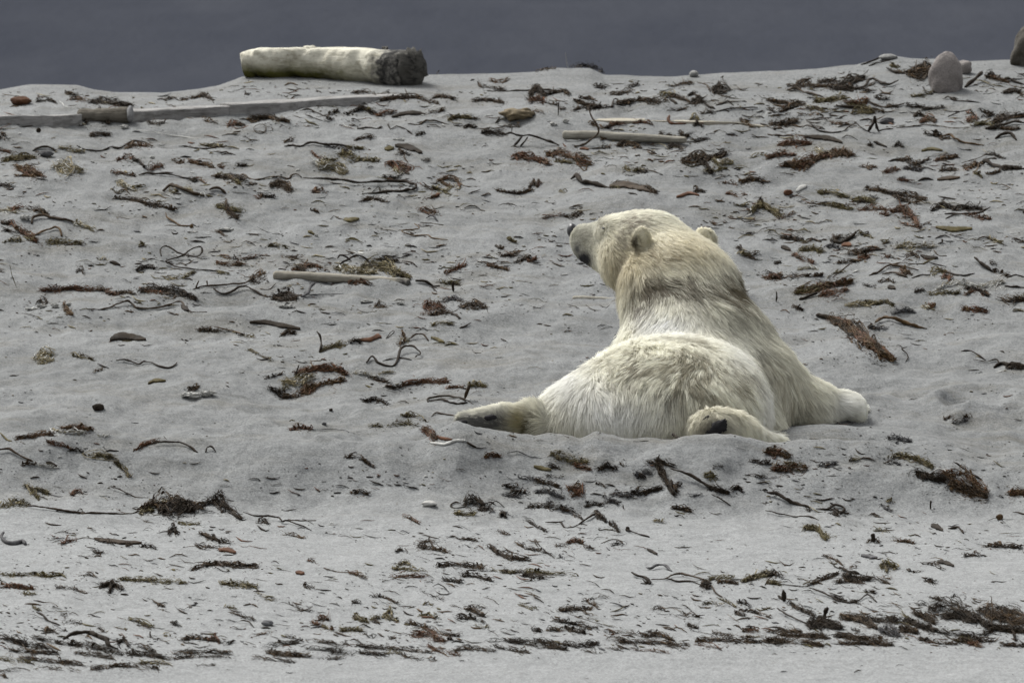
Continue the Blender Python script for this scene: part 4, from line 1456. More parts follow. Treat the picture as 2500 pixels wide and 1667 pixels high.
F||C b 50 600,665 740,630 900,680
F||S k 26 448,655 520,672
F|thin brown kelp bent back in a flat hairpin above the straw heap|S b 22 1690,250 1730,292 1640,310 1572,315 1650,352 1800,350 1860,380 1992,396
F||S d 18 1740,240 1840,245 1952,262
F|small olive blade with a thread like arc beyond it|S d 13 920,205 950,180 1010,205 1080,216;B o 34 1040,215 1110,218 1185,210
F||B o 20 715,328 745,332 775,350;W w 40 34 790,350
F||S k 36 1695,770 1780,782 1850,815 1912,818;S k 12 1845,830 1875,850 1892,872
F|short dark stump of kelp standing upright beyond a rust patch|S k 34 2042,778 2036,820 2042,872 ^1
F|grey bent stalk rearing up below the middle of the pale pole|S s 36 650,915 710,892 740,825 787,790 ^0.7;S s 15 720,900 850,890 1040,885
F||S d 14 280,845 365,845 422,790
F||C r 50 1100,790 1190,780 1280,800
F|white crumpled scrap below the bristly black ball|W w 140 50 515,1000
F||W w 120 32 1250,955
F||W w 80 38 1560,970
F|bright rust patch of soft weed near the throat of the bear|C r 95 1770,1000 1850,990 1950,1010;C r 30 1760,1072 1860,1070
F||C s 60 1950,950 2030,930 2120,945
F||C d 70 2110,1000 2220,985 2333,1010
F|short black arc of kelp below the rust patch|S k 26 1930,1080 2000,1060 2060,1082 2112,1116
F||C o 46 1850,1175 1930,1150 2030,1165
F||S k 22 2100,1200 2150,1182 2202,1154
F|flat brown blade pointing downhill below the bristly black ball|B d 40 185,1152 330,1150 450,1175 550,1195 645,1212
F||C d 40 475,1260 530,1240 600,1250
F|black stalk standing by an olive fan and a folded brown blade|S k 28 800,1230 832,1290 836,1360 820,1422 ^0.8;C o 50 830,1412 900,1380 1000,1355 1060,1342;B r 38 1190,1312 1280,1308 1350,1280 1385,1285;C k 60 1100,1330 1150,1310 1190,1330
F|tiny black looped stalk|S k 14 1428,1292 1480,1228 1502,1238 1440,1292
F|brown stalk arching beside pale strands near the looped stalk|C b 60 1545,1350 1600,1300 1570,1250;S d 22 1640,1300 1700,1260 1760,1256 1812,1318 ^0.6;C t 40 1560,1330 1640,1310
F|angular black kelp stalk zigzagging with upturned end|S k 28 1250,1512 1300,1456 1360,1510 1480,1546 1530,1490 1560,1400 1620,1366 1700,1380 1742,1420 1700,1458;S k 18 1398,1496 1540,1476 1662,1486
F||B o 24 1838,1290 1900,1310 1962,1336
I|big rust topped weed heap fanning out into straw|C r 95 620,230 780,190 930,185 1070,232;C t 110 480,310 620,310 770,260;C b 75 650,400 760,360 880,320 1045,290;S k 18 600,270 615,210 632,152 ^0.9;C d 20 330,278 400,255 500,230;C o 16 440,386 560,362;C b 40 500,450 620,430 740,410
I||C w 42 1150,225 1230,235 1340,270;C d 34 1270,270 1360,290 1455,315
I||C r 55 1580,335 1720,315 1850,300 1990,310
I||C r 30 1985,365 2070,355 2150,365;C o 40 2180,345 2260,335 2340,350
I|black kelp folded in a flat loop with upright stalk beside the hind foot|S k 30 1812,492 1812,466 1900,446 2020,440 2120,460 2152,482;S k 26 1820,486 1950,475 2020,500 2100,506 2172,490;S d 32 2142,472 2170,400 2190,336 ^1
I|thin brown stipe touching the toes of the stretched hind foot|S d 18 1840,622 1890,590 1960,600 2072,622
I||C o 30 1580,620 1680,622 1790,665
I||C o 32 1450,712 1600,690 1720,702
I||C o 26 1270,722 1330,708 1390,715
I|orange brown soft tuft in front of the stretched hind foot|C r 105 1770,740 1815,770 1880,815;B r 22 1870,812 1960,832 2032,842
I|long white feather like scrap with dark stub in front of the hind foot|B w 18 1830,868 1960,882 2060,850 2152,850;S k 34 2160,860 2200,880 2252,906
I|rusty smear of weed with a long grey thread|C r 36 555,745 640,725 750,735;S s 9 740,745 900,740 1050,750 1110,770 1200,760
I||R s 44 26 865,687
I||C d 32 1080,995 1180,990 1240,1040 1312,1082
I||C d 46 1100,1320 1190,1308 1262,1330
I|smooth white shell dome sitting on bare sand|R w 140 52 1820,1416
I|black wiry kelp tangle with looped stalk, below the hind foot|S k 22 2112,1416 2060,1400 2016,1430 2060,1456 2150,1450;C k 100 2140,1420 2220,1400 2310,1440;C o 60 2060,1500 2150,1515 2240,1510;S k 14 2290,1440 2380,1400 2430,1430
I||R k 34 26 925,562
H|dark angular pebble alone on smooth sand|R k 104 66 895,540
H|two bleached white lumps like a knuckle bone|W w 170 75 1735,425;W w 150 60 1890,412
H||B o 26 1350,325 1420,298 1510,304
H|brown mossy patch edged with white scraps on a sand lip|C b 65 555,735 690,720 840,742;C w 36 480,755 600,770 760,775;C w 30 900,795 1000,800
H||C b 42 130,822 250,810 380,782 490,792
H||C r 30 430,850 520,880 640,915
H|olive blade outlined by a pale looped string, with torn tail|S t 10 750,960 830,935 930,925 1010,980 1082,1026 900,1010 780,990 750,962;C o 50 800,965 920,980 1040,1000;C o 60 1050,1040 1120,1090 1175,1165;C k 50 640,930 700,930 760,950
H|plain brown stipe running in from the frame edge on the sand lip|S d 26 -60,935 0,920 80,915 150,960 220,1000 300,1032
H||C d 30 200,1065 260,1055 330,1065
H||B d 28 420,1050 470,1060 520,1085;C w 26 330,1060 420,1085 520,1090
H|long arching stipe with rusty fuzz on the sand lip|C r 42 1240,925 1340,870 1450,850;S k 28 1400,860 1520,850 1620,856 1710,890 1802,952;S k 9 1490,796 1510,820 1532,842
H|tiny dark ring of kelp half sunk beside the rusty arching stipe|S k 24 1876,952 1890,905 1930,900 1972,948 ^0.6
H||S o 18 0,770 60,830 112,846
H|ragged olive weed patch below the looped string|C o 70 240,1260 300,1310 340,1360;C o 60 330,1290 400,1310 460,1330
H||C r 60 650,1330 710,1305 780,1330
H|thin winding string weed leading to the great dark weed heap|S d 17 1000,1256 1080,1285 1160,1320 1240,1355 1355,1362
H|long olive stipe lying level from frame edge to the great dark heap|C o 70 0,1440 120,1410 260,1425;S d 26 250,1430 450,1460 700,1500 900,1505 1150,1510 1290,1480;C k 30 680,1500 760,1500
H|great dark weed heap with straw tips, biggest left of the bear|C d 150 1290,1460 1450,1405 1650,1410 1850,1450;C k 130 1450,1480 1600,1460 1780,1470;C k 110 1850,1420 1980,1385 2060,1440 2200,1550;C t 60 1350,1430 1450,1420 1560,1390;C o 70 1280,1500 1400,1480
M|thin black kelp string with a kink, trailing from the great dark heap|S k 22 -120,10 0,50 120,50 210,65 240,100 290,92 420,135 502,176;S d 20 290,82 400,92 550,86;C k 40 10,105 60,95 115,120
L|grey brown kelp stipe curled like a hook at the frame edge|S s 46 35,200 14,240 60,290 130,305 200,285 232,312
L|brown leaf and blade joined by a thread, low on the foreshore|C r 32 550,305 620,282 690,268;S d 9 690,260 780,240 862,256;B b 32 860,260 1000,280 1150,292 1292,298;C k 46 1290,325 1360,320 1425,340
L|small black knotted scrap high on the foreshore|C k 60 1530,205 1575,170 1620,205
L||C d 40 1840,212 1930,250 2020,282 2115,296
L||B r 36 1990,362 2070,360 2150,385;W w 110 34 2065,345
L||C o 30 0,575 120,590 300,580 450,595 575,580
L||C d 16 690,592 800,590 905,606
L||C r 46 0,692 120,690 300,712
L||C d 24 510,702 640,702 765,748
L|dark star shaped tuft on the pale foreshore|C k 90 910,690 1010,670 1110,710;C k 70 1000,740 1015,690 1030,640
L||S k 26 1098,760 1172,766
L||C o 42 1100,625 1300,632 1500,640 1710,662
L||C d 42 1740,535 1850,502 1990,485 2150,500 2340,502
L||C o 50 2020,660 2180,672 2340,690
L|slim dark stipe pointing downhill beyond the arched kelp|S k 28 335,925 400,962 440,1000 545,1046
L||C o 36 1170,985 1260,1010 1385,1062
L|thick black kelp arching out of the foreshore wrack|S k 55 575,1172 660,1130 740,1115 815,1115 890,1150 970,1180 985,1225 1070,1262 ^0.6;S t 9 822,1068 838,1118 ^1
L||C k 60 1070,1210 1120,1180 1180,1230
L||C d 36 1650,1172 1800,1162 1990,1190;C r 40 1900,1180 1960,1160 2000,1200
L||C d 36 410,1100 470,1090 530,1120
M||C d 26 1440,300 1530,285 1635,280
M||C k 40 1280,370 1325,345 1375,375
M||C d 55 1480,322 1600,340 1745,375
M||S d 15 1510,215 1590,235 1672,256
M||C d 30 1855,258 1940,262 2035,275
M||C d 55 2130,330 2200,385 2333,430 2480,445
M||C d 40 1640,512 1800,490 2000,512 2115,526
M||C o 30 2150,540 2340,560
M||C k 46 1885,590 2000,595 2145,638
M||C k 34 1700,630 1780,640 1870,650
M||C o 36 1235,528 1380,536 1535,550
M||C o 30 1300,490 1350,480 1410,492
M||C r 22 1220,602 1400,600 1530,606
M||S d 22 620,520 700,545 800,560 940,556
M||C k 42 440,680 480,690 530,710
M|small orange scrap on the foreshore|B r 28 360,568 400,568 442,575
M||C d 22 1060,780 1170,790 1295,852
M|flat grey pebble on the foreshore beside the wrack line|R g 118 50 105,1020
M||C r 50 570,985 610,980 660,990
M||C r 30 500,1010 600,1050 720,1085;C o 55 770,1090 870,1082 965,1092
M||C o 50 890,970 940,985 1015,1015
M||C o 50 1035,985 1090,975 1145,970;C o 50 1160,970 1220,915 1240,960;C o 40 1180,970 1300,1005
M||C o 36 1490,955 1570,955 1645,970
M||C d 36 1385,1020 1530,1060 1650,1110 1860,1142
M||C k 36 1840,970 1960,980 2095,1022
M||C d 40 1890,885 1960,905 2080,960
M||S k 22 1340,910 1380,940 1440,955
N|black forked kelp stalk curving like a ladle below the shredded kelp|S k 20 310,106 390,110 440,105 480,150 540,152 620,120 682,130;S k 12 430,105 485,84;S k 25 610,122 700,60 762,20;C k 70 750,20 800,50 855,95
N||S k 14 792,156 800,176 860,165 965,186;C k 60 895,120 930,140 965,185
N|dark stipe with knob at each end on the foreshore|S k 24 1040,160 1080,185 1160,215 1252,242;R k 40 44 1052,166
N|pale brown wiry sprig with a tiny loop|S d 12 240,330 205,282 215,264 252,322;C d 20 40,300 150,345 290,372;C s 26 290,372 380,410 465,432
N||C r 55 510,290 580,275 650,300;C d 22 640,330 740,348
N||C d 20 380,308 430,320 492,330
N|faint eye shaped kelp ring with dark centre|S d 18 810,296 900,265 980,270 1012,302;C k 32 910,315 960,300 1012,312;S s 12 860,330 875,350 890,362
N||B d 22 1230,355 1275,375 1325,402
N|short grey humped stipe above the long forked one|S s 30 1222,516 1262,530 1312,505 1370,495 1420,520 1462,550 ^0.5
N|blunt black stipe end beside the long forked one|S k 34 1090,562 1130,590 1220,605 1262,662;C k 40 1200,640 1260,660
N|long forked kelp stalk with dark knob on the foreshore|S d 26 1270,626 1400,620 1450,590 1530,570 1600,590 1720,620 1815,662;S k 22 1400,616 1500,635 1620,640 1722,672;C k 90 1720,680 1760,670 1810,680;S d 24 1822,680 1850,740 1912,786
N||C o 30 1770,632 1900,610 2012,612
N||C d 40 1880,655 1960,650 2042,660
N||C o 70 2100,640 2200,610 2340,570
N||C o 30 -20,560 150,560 300,570 600,590
N||C k 40 100,592 200,600 305,618
N||C d 46 430,905 560,900 725,892;S d 10 500,930 700,1000 930,1062
N||C k 36 385,1000 600,1040 805,1082
N||C k 46 485,1070 570,1090 665,1112
N||C d 26 1275,895 1340,895 1420,912
N||C d 34 1540,940 1600,950 1720,970
N||C k 36 2080,900 2170,915 2262,945
N||C k 34 2040,935 2080,945 2125,955
N||C k 34 2140,1075 2180,1075 2225,1080
N||C k 40 185,1080 220,1090 262,1100
N||C k 34 325,1080 365,1085 415,1095
N||C k 32 1600,1045 1640,1055 1692,1070
O|kelp laid in an open eye shaped ring on the foreshore|C d 38 360,680 500,622 640,572;S k 42 648,515 740,560 832,582;C k 80 690,590 800,620 935,625;C d 30 610,660 730,642 860,662;S k 24 375,700 480,735 560,775 640,820 740,842 830,815 900,765 940,785 988,832;C k 36 870,725 975,750
O||C o 85 340,160 440,165 520,255;C o 30 520,225 620,235
O|small black fin of kelp standing on the foreshore|S k 44 968,290 960,250 952,214 ^1;C d 30 900,292 960,270 1010,285
O||C o 32 970,180 1030,182 1095,190
O||C b 34 1150,265 1250,280 1332,294
O|blunt dark stipe beside a bent one on the foreshore|B k 40 1485,140 1540,150 1595,182
O|bent dark stipe beside a blunt one on the foreshore|S k 34 1640,160 1720,150 1752,165 1782,204
O|narrow violet grey mussel shell on the foreshore|B s 26 848,412 920,420 996,432
O|small olive tuft like a sprig on the foreshore|C o 80 1020,500 1070,490 1170,520;C o 50 1040,470 1080,540 1090,560
O||S k 20 1000,610 1050,632 1112,672;S k 9 1040,625 1075,580 ^0.5
O||C d 30 1270,545 1320,545 1385,555
O||C k 36 1430,630 1480,640 1535,662
O||B d 32 1540,470 1620,478 1695,508
O||C d 32 1790,415 1850,405 1925,405
O||C d 34 1930,318 2100,325 2340,338
O|dark triangular flap of kelp standing at the edge of the wrack|S k 55 150,830 145,780 140,728 ^1;S k 40 155,820 110,790 92,776
O||C k 60 -10,590 50,570 130,605;C o 36 -10,655 60,660 115,672;S d 10 110,665 250,685 405,692
O|pointed black kelp spike rising from the foreshore wrack|S k 60 505,1005 520,940 545,885 ^1
O||S k 30 85,890 160,940 260,990 365,1032
J|large shredded black kelp with long stalk in front of the bear|C k 70 1450,350 1580,370 1715,400;C k 85 1560,390 1620,500 1720,660;C d 50 1690,550 1750,640;S k 36 1690,425 1850,480 1960,550 2080,600 2225,652;C k 60 2040,610 2130,630 2225,650
J||C k 60 2235,620 2290,605 2340,630
J||C o 60 2000,490 2060,490 2115,510;C k 26 2080,412 2160,410
J|olive and rust fringe of weed draped below the sand lip|C o 70 600,295 700,320 820,350 925,370;C r 52 820,400 890,420 955,435;C k 50 1030,435 1120,410 1195,425
J||B o 30 440,412 510,428 602,446
J||S s 13 200,282 290,270 400,312 522,332
J||C r 52 0,320 60,300 135,315
J||C d 36 460,550 560,560 685,602
J|rusty tassel of weed in front of the rump|C r 85 760,600 830,620 890,650;C r 40 790,680 860,640 885,590
J|dark rooty scrap at the foot of the sand lip|C k 60 220,660 310,640 375,640
J||C s 40 450,640 570,640 705,690
J||C d 26 1010,562 1050,575 1095,600
J||C s 46 1150,660 1240,665 1335,680;C k 55 1330,650 1450,640 1600,610
J||C k 26 920,772 1000,755 1085,740;C s 60 1090,730 1150,720 1205,740
J|dense dark weed strip at the foot of the sand lip|C k 50 395,775 520,770 725,782;C d 30 700,800 805,812
J||C k 50 130,860 155,840 185,870
J|dark lump under a bent twig at the foot of the sand lip|C k 60 -60,800 0,800 65,800;S k 14 30,772 95,724 175,776 ^0.6
J|short black stick leaning against the rump of the bear|S k 26 1660,68 1705,115 1752,156 ^1
J||S k 12 1348,178 1410,178 1485,172
J||C s 60 1360,470 1400,490 1445,510
J||S k 18 2060,660 2140,700 2235,762
K|brown two part weed clump below the tucked hind foot|C b 85 -10,390 80,390 200,425;C b 90 40,540 180,545 350,535;C o 40 150,500 260,500 330,520
K|big matted dark brown kelp heap on the sand lip, below the fore paw|C o 70 1090,445 1200,420 1350,450 1500,525;C k 140 1350,570 1450,610 1610,640;C b 150 1580,580 1780,650 2000,760;S k 20 1690,470 1820,560 1955,642;C d 100 1650,690 1800,740 1995,810;S w 22 1500,558 1580,545 1650,590 1712,642
K||C b 100 2200,760 2280,750 2360,770
K||C d 40 1605,92 1640,75 1690,55
K||C d 36 1785,70 1820,62 1855,62;C s 40 1680,120 1740,110 1800,100
K|black glossy kelp stalk sloping down beside the shredded kelp|S k 42 -10,745 80,770 160,820 250,845 385,896
K|thinner dark stipe parallel below the glossy sloping stalk|S k 20 -20,920 100,950 250,975 380,975 465,1002
K|black looped kelp knot at the foot of the sand lip|S k 32 440,900 540,905 610,870 690,898 682,936 620,932;C k 30 500,940 570,945 640,965
K|tiny dark stump standing upright at the foot of the sand lip|S k 26 1482,830 1480,870 1486,906 ^1
K||C o 30 1080,835 1110,825 1145,835
K||C k 40 485,515 510,500 535,520
K||C o 36 740,465 780,455 835,468
K|small brown pebble near the frame edge on the foreshore|R b 62 56 2112,980
K||S k 20 380,268 425,272 475,282
K||C s 46 1100,265 1190,270 1295,290
'''

# wrack line along the lower edge: nobody could count its strands
WRACK = '''
L C k 110 0,1150 200,1200 430,1240
L C k 60 300,1160 480,1190 650,1220
L C d 70 90,1270 300,1285 520,1300
L C d 60 200,1340 450,1370 760,1400
L C k 85 650,1210 850,1245 1100,1290 1300,1305 1590,1355
L C d 65 840,1440 1100,1410 1440,1435
L C o 50 0,1350 150,1370 300,1385
L C d 24 -20,1462 250,1450 480,1440 730,1468
L C k 60 1240,1230 1320,1250 1420,1280
L C d 55 1590,1300 1850,1285 2100,1300
L C d 40 1560,1350 1800,1330 2150,1335
L C d 40 700,1300 900,1320 1050,1350
L C o 45 1280,1390 1400,1380 1560,1400
L C d 24 1800,1410 1950,1405
L C d 26 -20,1500 30,1510 60,1520
M C k 55 80,1235 250,1215 420,1190
M C d 36 470,1190 700,1205 890,1218
M C d 75 110,1290 300,1312 490,1325
M C k 46 440,1250 700,1272 830,1260
M C k 52 690,1298 900,1295 1180,1312
M C d 40 570,1345 680,1350 790,1335
M C d 36 -20,1338 180,1360 340,1378
M C k 46 930,1232 1150,1250 1260,1262
M C d 36 1190,1250 1400,1270 1610,1292
M C d 20 1290,1300 1420,1340 1630,1360
M C d 36 1790,1272 1950,1260 2170,1278
M C o 30 1180,1300 1250,1290 1320,1300
M C r 95 1410,1140 1550,1122 1710,1185
M C r 60 1570,1235 1700,1290 1850,1312
M C k 30 2100,1190 2250,1185 2340,1200
M C k 40 2180,1240 2340,1270
N C k 80 -10,1190 250,1215 500,1262
N C k 55 190,1180 500,1222 780,1210
N C k 65 570,1238 700,1225 780,1205
N C d 60 860,1170 960,1180 1060,1192
N C d 75 1190,1142 1330,1130 1460,1172
N C d 55 990,1198 1300,1202 1610,1222
N C d 40 1390,1232 1480,1240 1580,1252
N C d 62 1690,1182 1950,1180 2260,1192
N C r 30 1690,1218 1800,1235 1910,1262
N C d 24 630,1278 720,1285 820,1298
N C r 22 1110,1270 1250,1275 1410,1292
N C d 42 -10,1270 80,1280 160,1292
N C d 30 860,1120 1000,1110 1180,1130
N C d 26 820,1255 900,1262 1000,1268
O C k 105 370,1030 500,1025 660,1055
O C d 75 670,970 850,990 980,1062
O C k 60 860,988 1100,1000 1280,1022
O C k 62 1270,1005 1380,1050 1510,1085
O C k 150 1470,900 1600,880 1760,910 1900,970 2010,1055
O C k 90 1600,960 1750,960 1880,1000
O C d 140 1930,910 2100,960 2350,1010
O C k 36 2090,880 2200,920 2350,955
O C k 85 1990,1055 2200,1080 2350,1100
O C k 36 1490,1090 1700,1130 1900,1145 2000,1112 2065,1070
O C k 26 2215,1060 2240,1130 2252,1182
O C d 90 1340,935 1420,960 1510,1010
O C s 80 1020,1090 1100,1105 1190,1125
O C d 75 1210,1075 1280,1085 1350,1100
O C d 30 100,1090 200,1098 290,1106
O C d 40 110,1130 400,1140 530,1152
O C d 62 -10,1180 200,1190 490,1222
O C d 52 620,1140 850,1160 1090,1172
O C d 36 650,1210 900,1208 1130,1222
O C d 30 1390,1170 1550,1205 1720,1212
O C r 26 1830,1212 1890,1222 1945,1236
O C d 26 2120,1222 2350,1232
O C d 30 1700,1180 1850,1190 2050,1180
O C k 40 200,850 300,900 420,950
'''

ANCHORS = [(1393, 563, 'the nose of the bear'), (1200, 1020, 'the stretched hind foot'), (2090, 985, 'the fore paw'),
           (1745, 1050, 'the tucked hind foot'), (1735, 590, 'the far ear'), (800, 165, 'the big log'), (255, 285, 'the round stub'),
           (450, 285, 'the middle plank'), (760, 255, 'the longest plank'), (100, 300, 'the squared timber'), (2311, 174, 'the upright boulder'),
           (2500, 120, 'the mottled rock'), (1265, 280, 'the tan hump'), (1520, 340, 'the thick grey pole'), (1650, 295, 'the pale flat board'),
           (830, 680, 'the pale thin pole'), (430, 620, 'the figure of eight'), (310, 815, 'the lone dark blade'), (690, 725, 'the bristly black ball'),
           (780, 915, 'the rust topped heap'), (1100, 975, 'the flat looped kelp'), (1045, 1230, 'the white shell dome'), (1160, 1240, 'the wiry black tangle'),
           (450, 1240, 'the great dark heap'), (250, 1120, 'the string edged blade'), (475, 965, 'the knuckle bone lumps'), (240, 995, 'the dark angular pebble'),
           (1620, 1170, 'the shredded black kelp'), (2310, 1160, 'the matted kelp heap'), (2080, 830, 'the torn brown frond'), (1980, 700, 'the leaning twig'),
           (2200, 660, 'the open diamond of stipes'), (2370, 700, 'the bleached strands'), (2010, 390, 'the large rusty clump'), (2130, 300, 'the pointed kelp spike'),
           (2140, 195, 'the S shaped stipe'), (2280, 545, 'the lone olive blade'), (2220, 530, 'the rusty tassel'), (1640, 435, 'the knobbed stipe'),
           (1730, 390, 'the tufted clump'), (1300, 370, 'the two legged kelp'), (1290, 385, 'the reddish bundle'), (940, 455, 'the hairpin stipe'),
           (790, 355, 'the quill pierced stipe'), (800, 410, 'the pale straw heap'), (690, 460, 'the hanging brown tuft'), (120, 400, 'the yellowish weed patch'),
           (110, 310, 'the black round pebble'), (60, 560, 'the star rooted kelp'), (450, 550, 'the forked twig'), (560, 520, 'the shaggy drooping clump'),
           (2060, 1420, 'the eye shaped ring'), (2420, 1520, 'the heaviest wrack'), (1680, 1410, 'the long forked stalk'), (240, 1560, 'the thick arched kelp'),
           (1385, 1285, 'the ladle shaped stalk'), (270, 1430, 'the star shaped tuft'), (655, 1520, 'the flat grey pebble'), (480, 1330, 'the leaf on a thread'),
           (2110, 1360, 'the mussel shell'), (2175, 1380, 'the small olive sprig'), (2030, 1310, 'the black fin of kelp'), (1480, 1330, 'the faint kelp ring'),
           (1050, 720, 'the bright rust patch'), (980, 860, 'the zigzag kelp'), (800, 830, 'the olive fan'), (120, 860, 'the curled yellowish weed'),
           (380, 750, 'the serpentine stipe'), (360, 895, 'the wavy black stipe'), (1850, 660, 'the nape of the bear'), (1080, 1085, 'the orange brown tuft')]
MATS = list(WEED)
MI = {c: i for i, c in enumerate(MATS)}
prng = np.random.default_rng(21)


def to_px(tile, s):
    a = np.array([[float(v) for v in p.split(',')] for p in s])
    return a / 3.733 + np.array(TILE[tile])


def lifted(p, base, lift):
    """Photo-pixel track to points: partly lying back over the sand, partly standing off it."""
    row = p[:, 1] + lift * np.maximum(base - p[:, 1], 0)
    y = ydepth(p[:, 0], row)
    return PV(p[:, 0], p[:, 1], y), y


def stipe_geo(mb, p, w, lift, col, wig=0.5):
    L = np.linalg.norm(np.diff(p, axis=0), axis=1).sum()
    n = int(np.clip(L / 3.5, 6, 90))
    q = resample(p, n)
    s = np.linspace(0, L, n)
    sd = prng.integers(1000)
    q = q + np.stack([fbm(s / 16 + sd, s * 0, 5), fbm(s / 16 + sd, s * 0 + 9, 7)], -1) * wig * min(w * 0.6, 3.0)
    v, y = lifted(q, q[:, 1].max(), lift)
    t = np.linspace(0, 1, n)
    r = w / 2 / ppm(y) * (0.80 + 0.5 * fbm(s / 14 + sd, s * 0, 3)) * np.minimum(1, 0.55 + 2.5 * np.minimum(t, 1 - t))
    v[:, 2] += r * 0.55
    # stalks sink into the sand here and there
    if lift < 0.5:
        v[:, 2] -= r * 0.9 * np.clip(fbm(s / 40 + sd, s * 0 + 3, 9) * 2 - 0.1, 0, 1)
    mb.add(*tube(v, r, r * (0.75 + 0.2 * prng.random()), 7, None if w < 3 else 0.6 * fbm(s / 20, s * 0 + sd, 2)), MI[col])


def blade_geo(mb, p, w, lift, col):
    col = {'d': 'k', 'b': 'd'}.get(col, col)
    L = np.linalg.norm(np.diff(p, axis=0), axis=1).sum()
    n = int(np.clip(L / 3.0, 8, 60))
    q = resample(p, n)
    t = np.linspace(0, 1, n)
    sd = prng.integers(1000)
    env = np.sin(np.pi * np.clip(t * 0.92 + 0.05, 0, 1)) ** 0.55
    m = 5
    top = []
    for j in range(m):
        u = j / (m - 1) - 0.5
        k = q.copy()
        k[:, 1] += -u * w * env * (1 + 0.5 * fbm(t * 7 + sd, t * 0 + u * 3, 5)) + 1.2 * fbm(t * 9 + sd, t * 0 + u * 5, 8)
        k[:, 0] += 1.5 * fbm(t * 8 + sd, t * 0 + u * 4, 6)
        v, y = lifted(k, q[:, 1] + w * 0.5 * env, 0.35 + lift * 0.3)
        v[:, 2] += 0.006 + 0.006 * (0.25 - u * u)
        top.append(v)
    top = np.array(top)                                  # (m,n,3)
    bot = top - np.array([0, -0.004, 0.006])
    v = np.concatenate([top.reshape(-1, 3), bot.reshape(-1, 3)])
    f = []
    for j in range(m - 1):
        a = j * n + np.arange(n - 1)
        f.append(np.stack([a, a + 1, a + n + 1, a + n], -1))
        f.append(np.stack([a + n, a + n + 1, a + 1, a], -1) + m * n)
    for j, sgn in ((0, 1), (m - 1, -1)):
        a = j * n + np.arange(n - 1)
        g = np.stack([a, a + m * n, a + m * n + 1, a + 1], -1)
        f.append(g[:, ::sgn])
    mb.add(v, np.concatenate(f), MI[col])


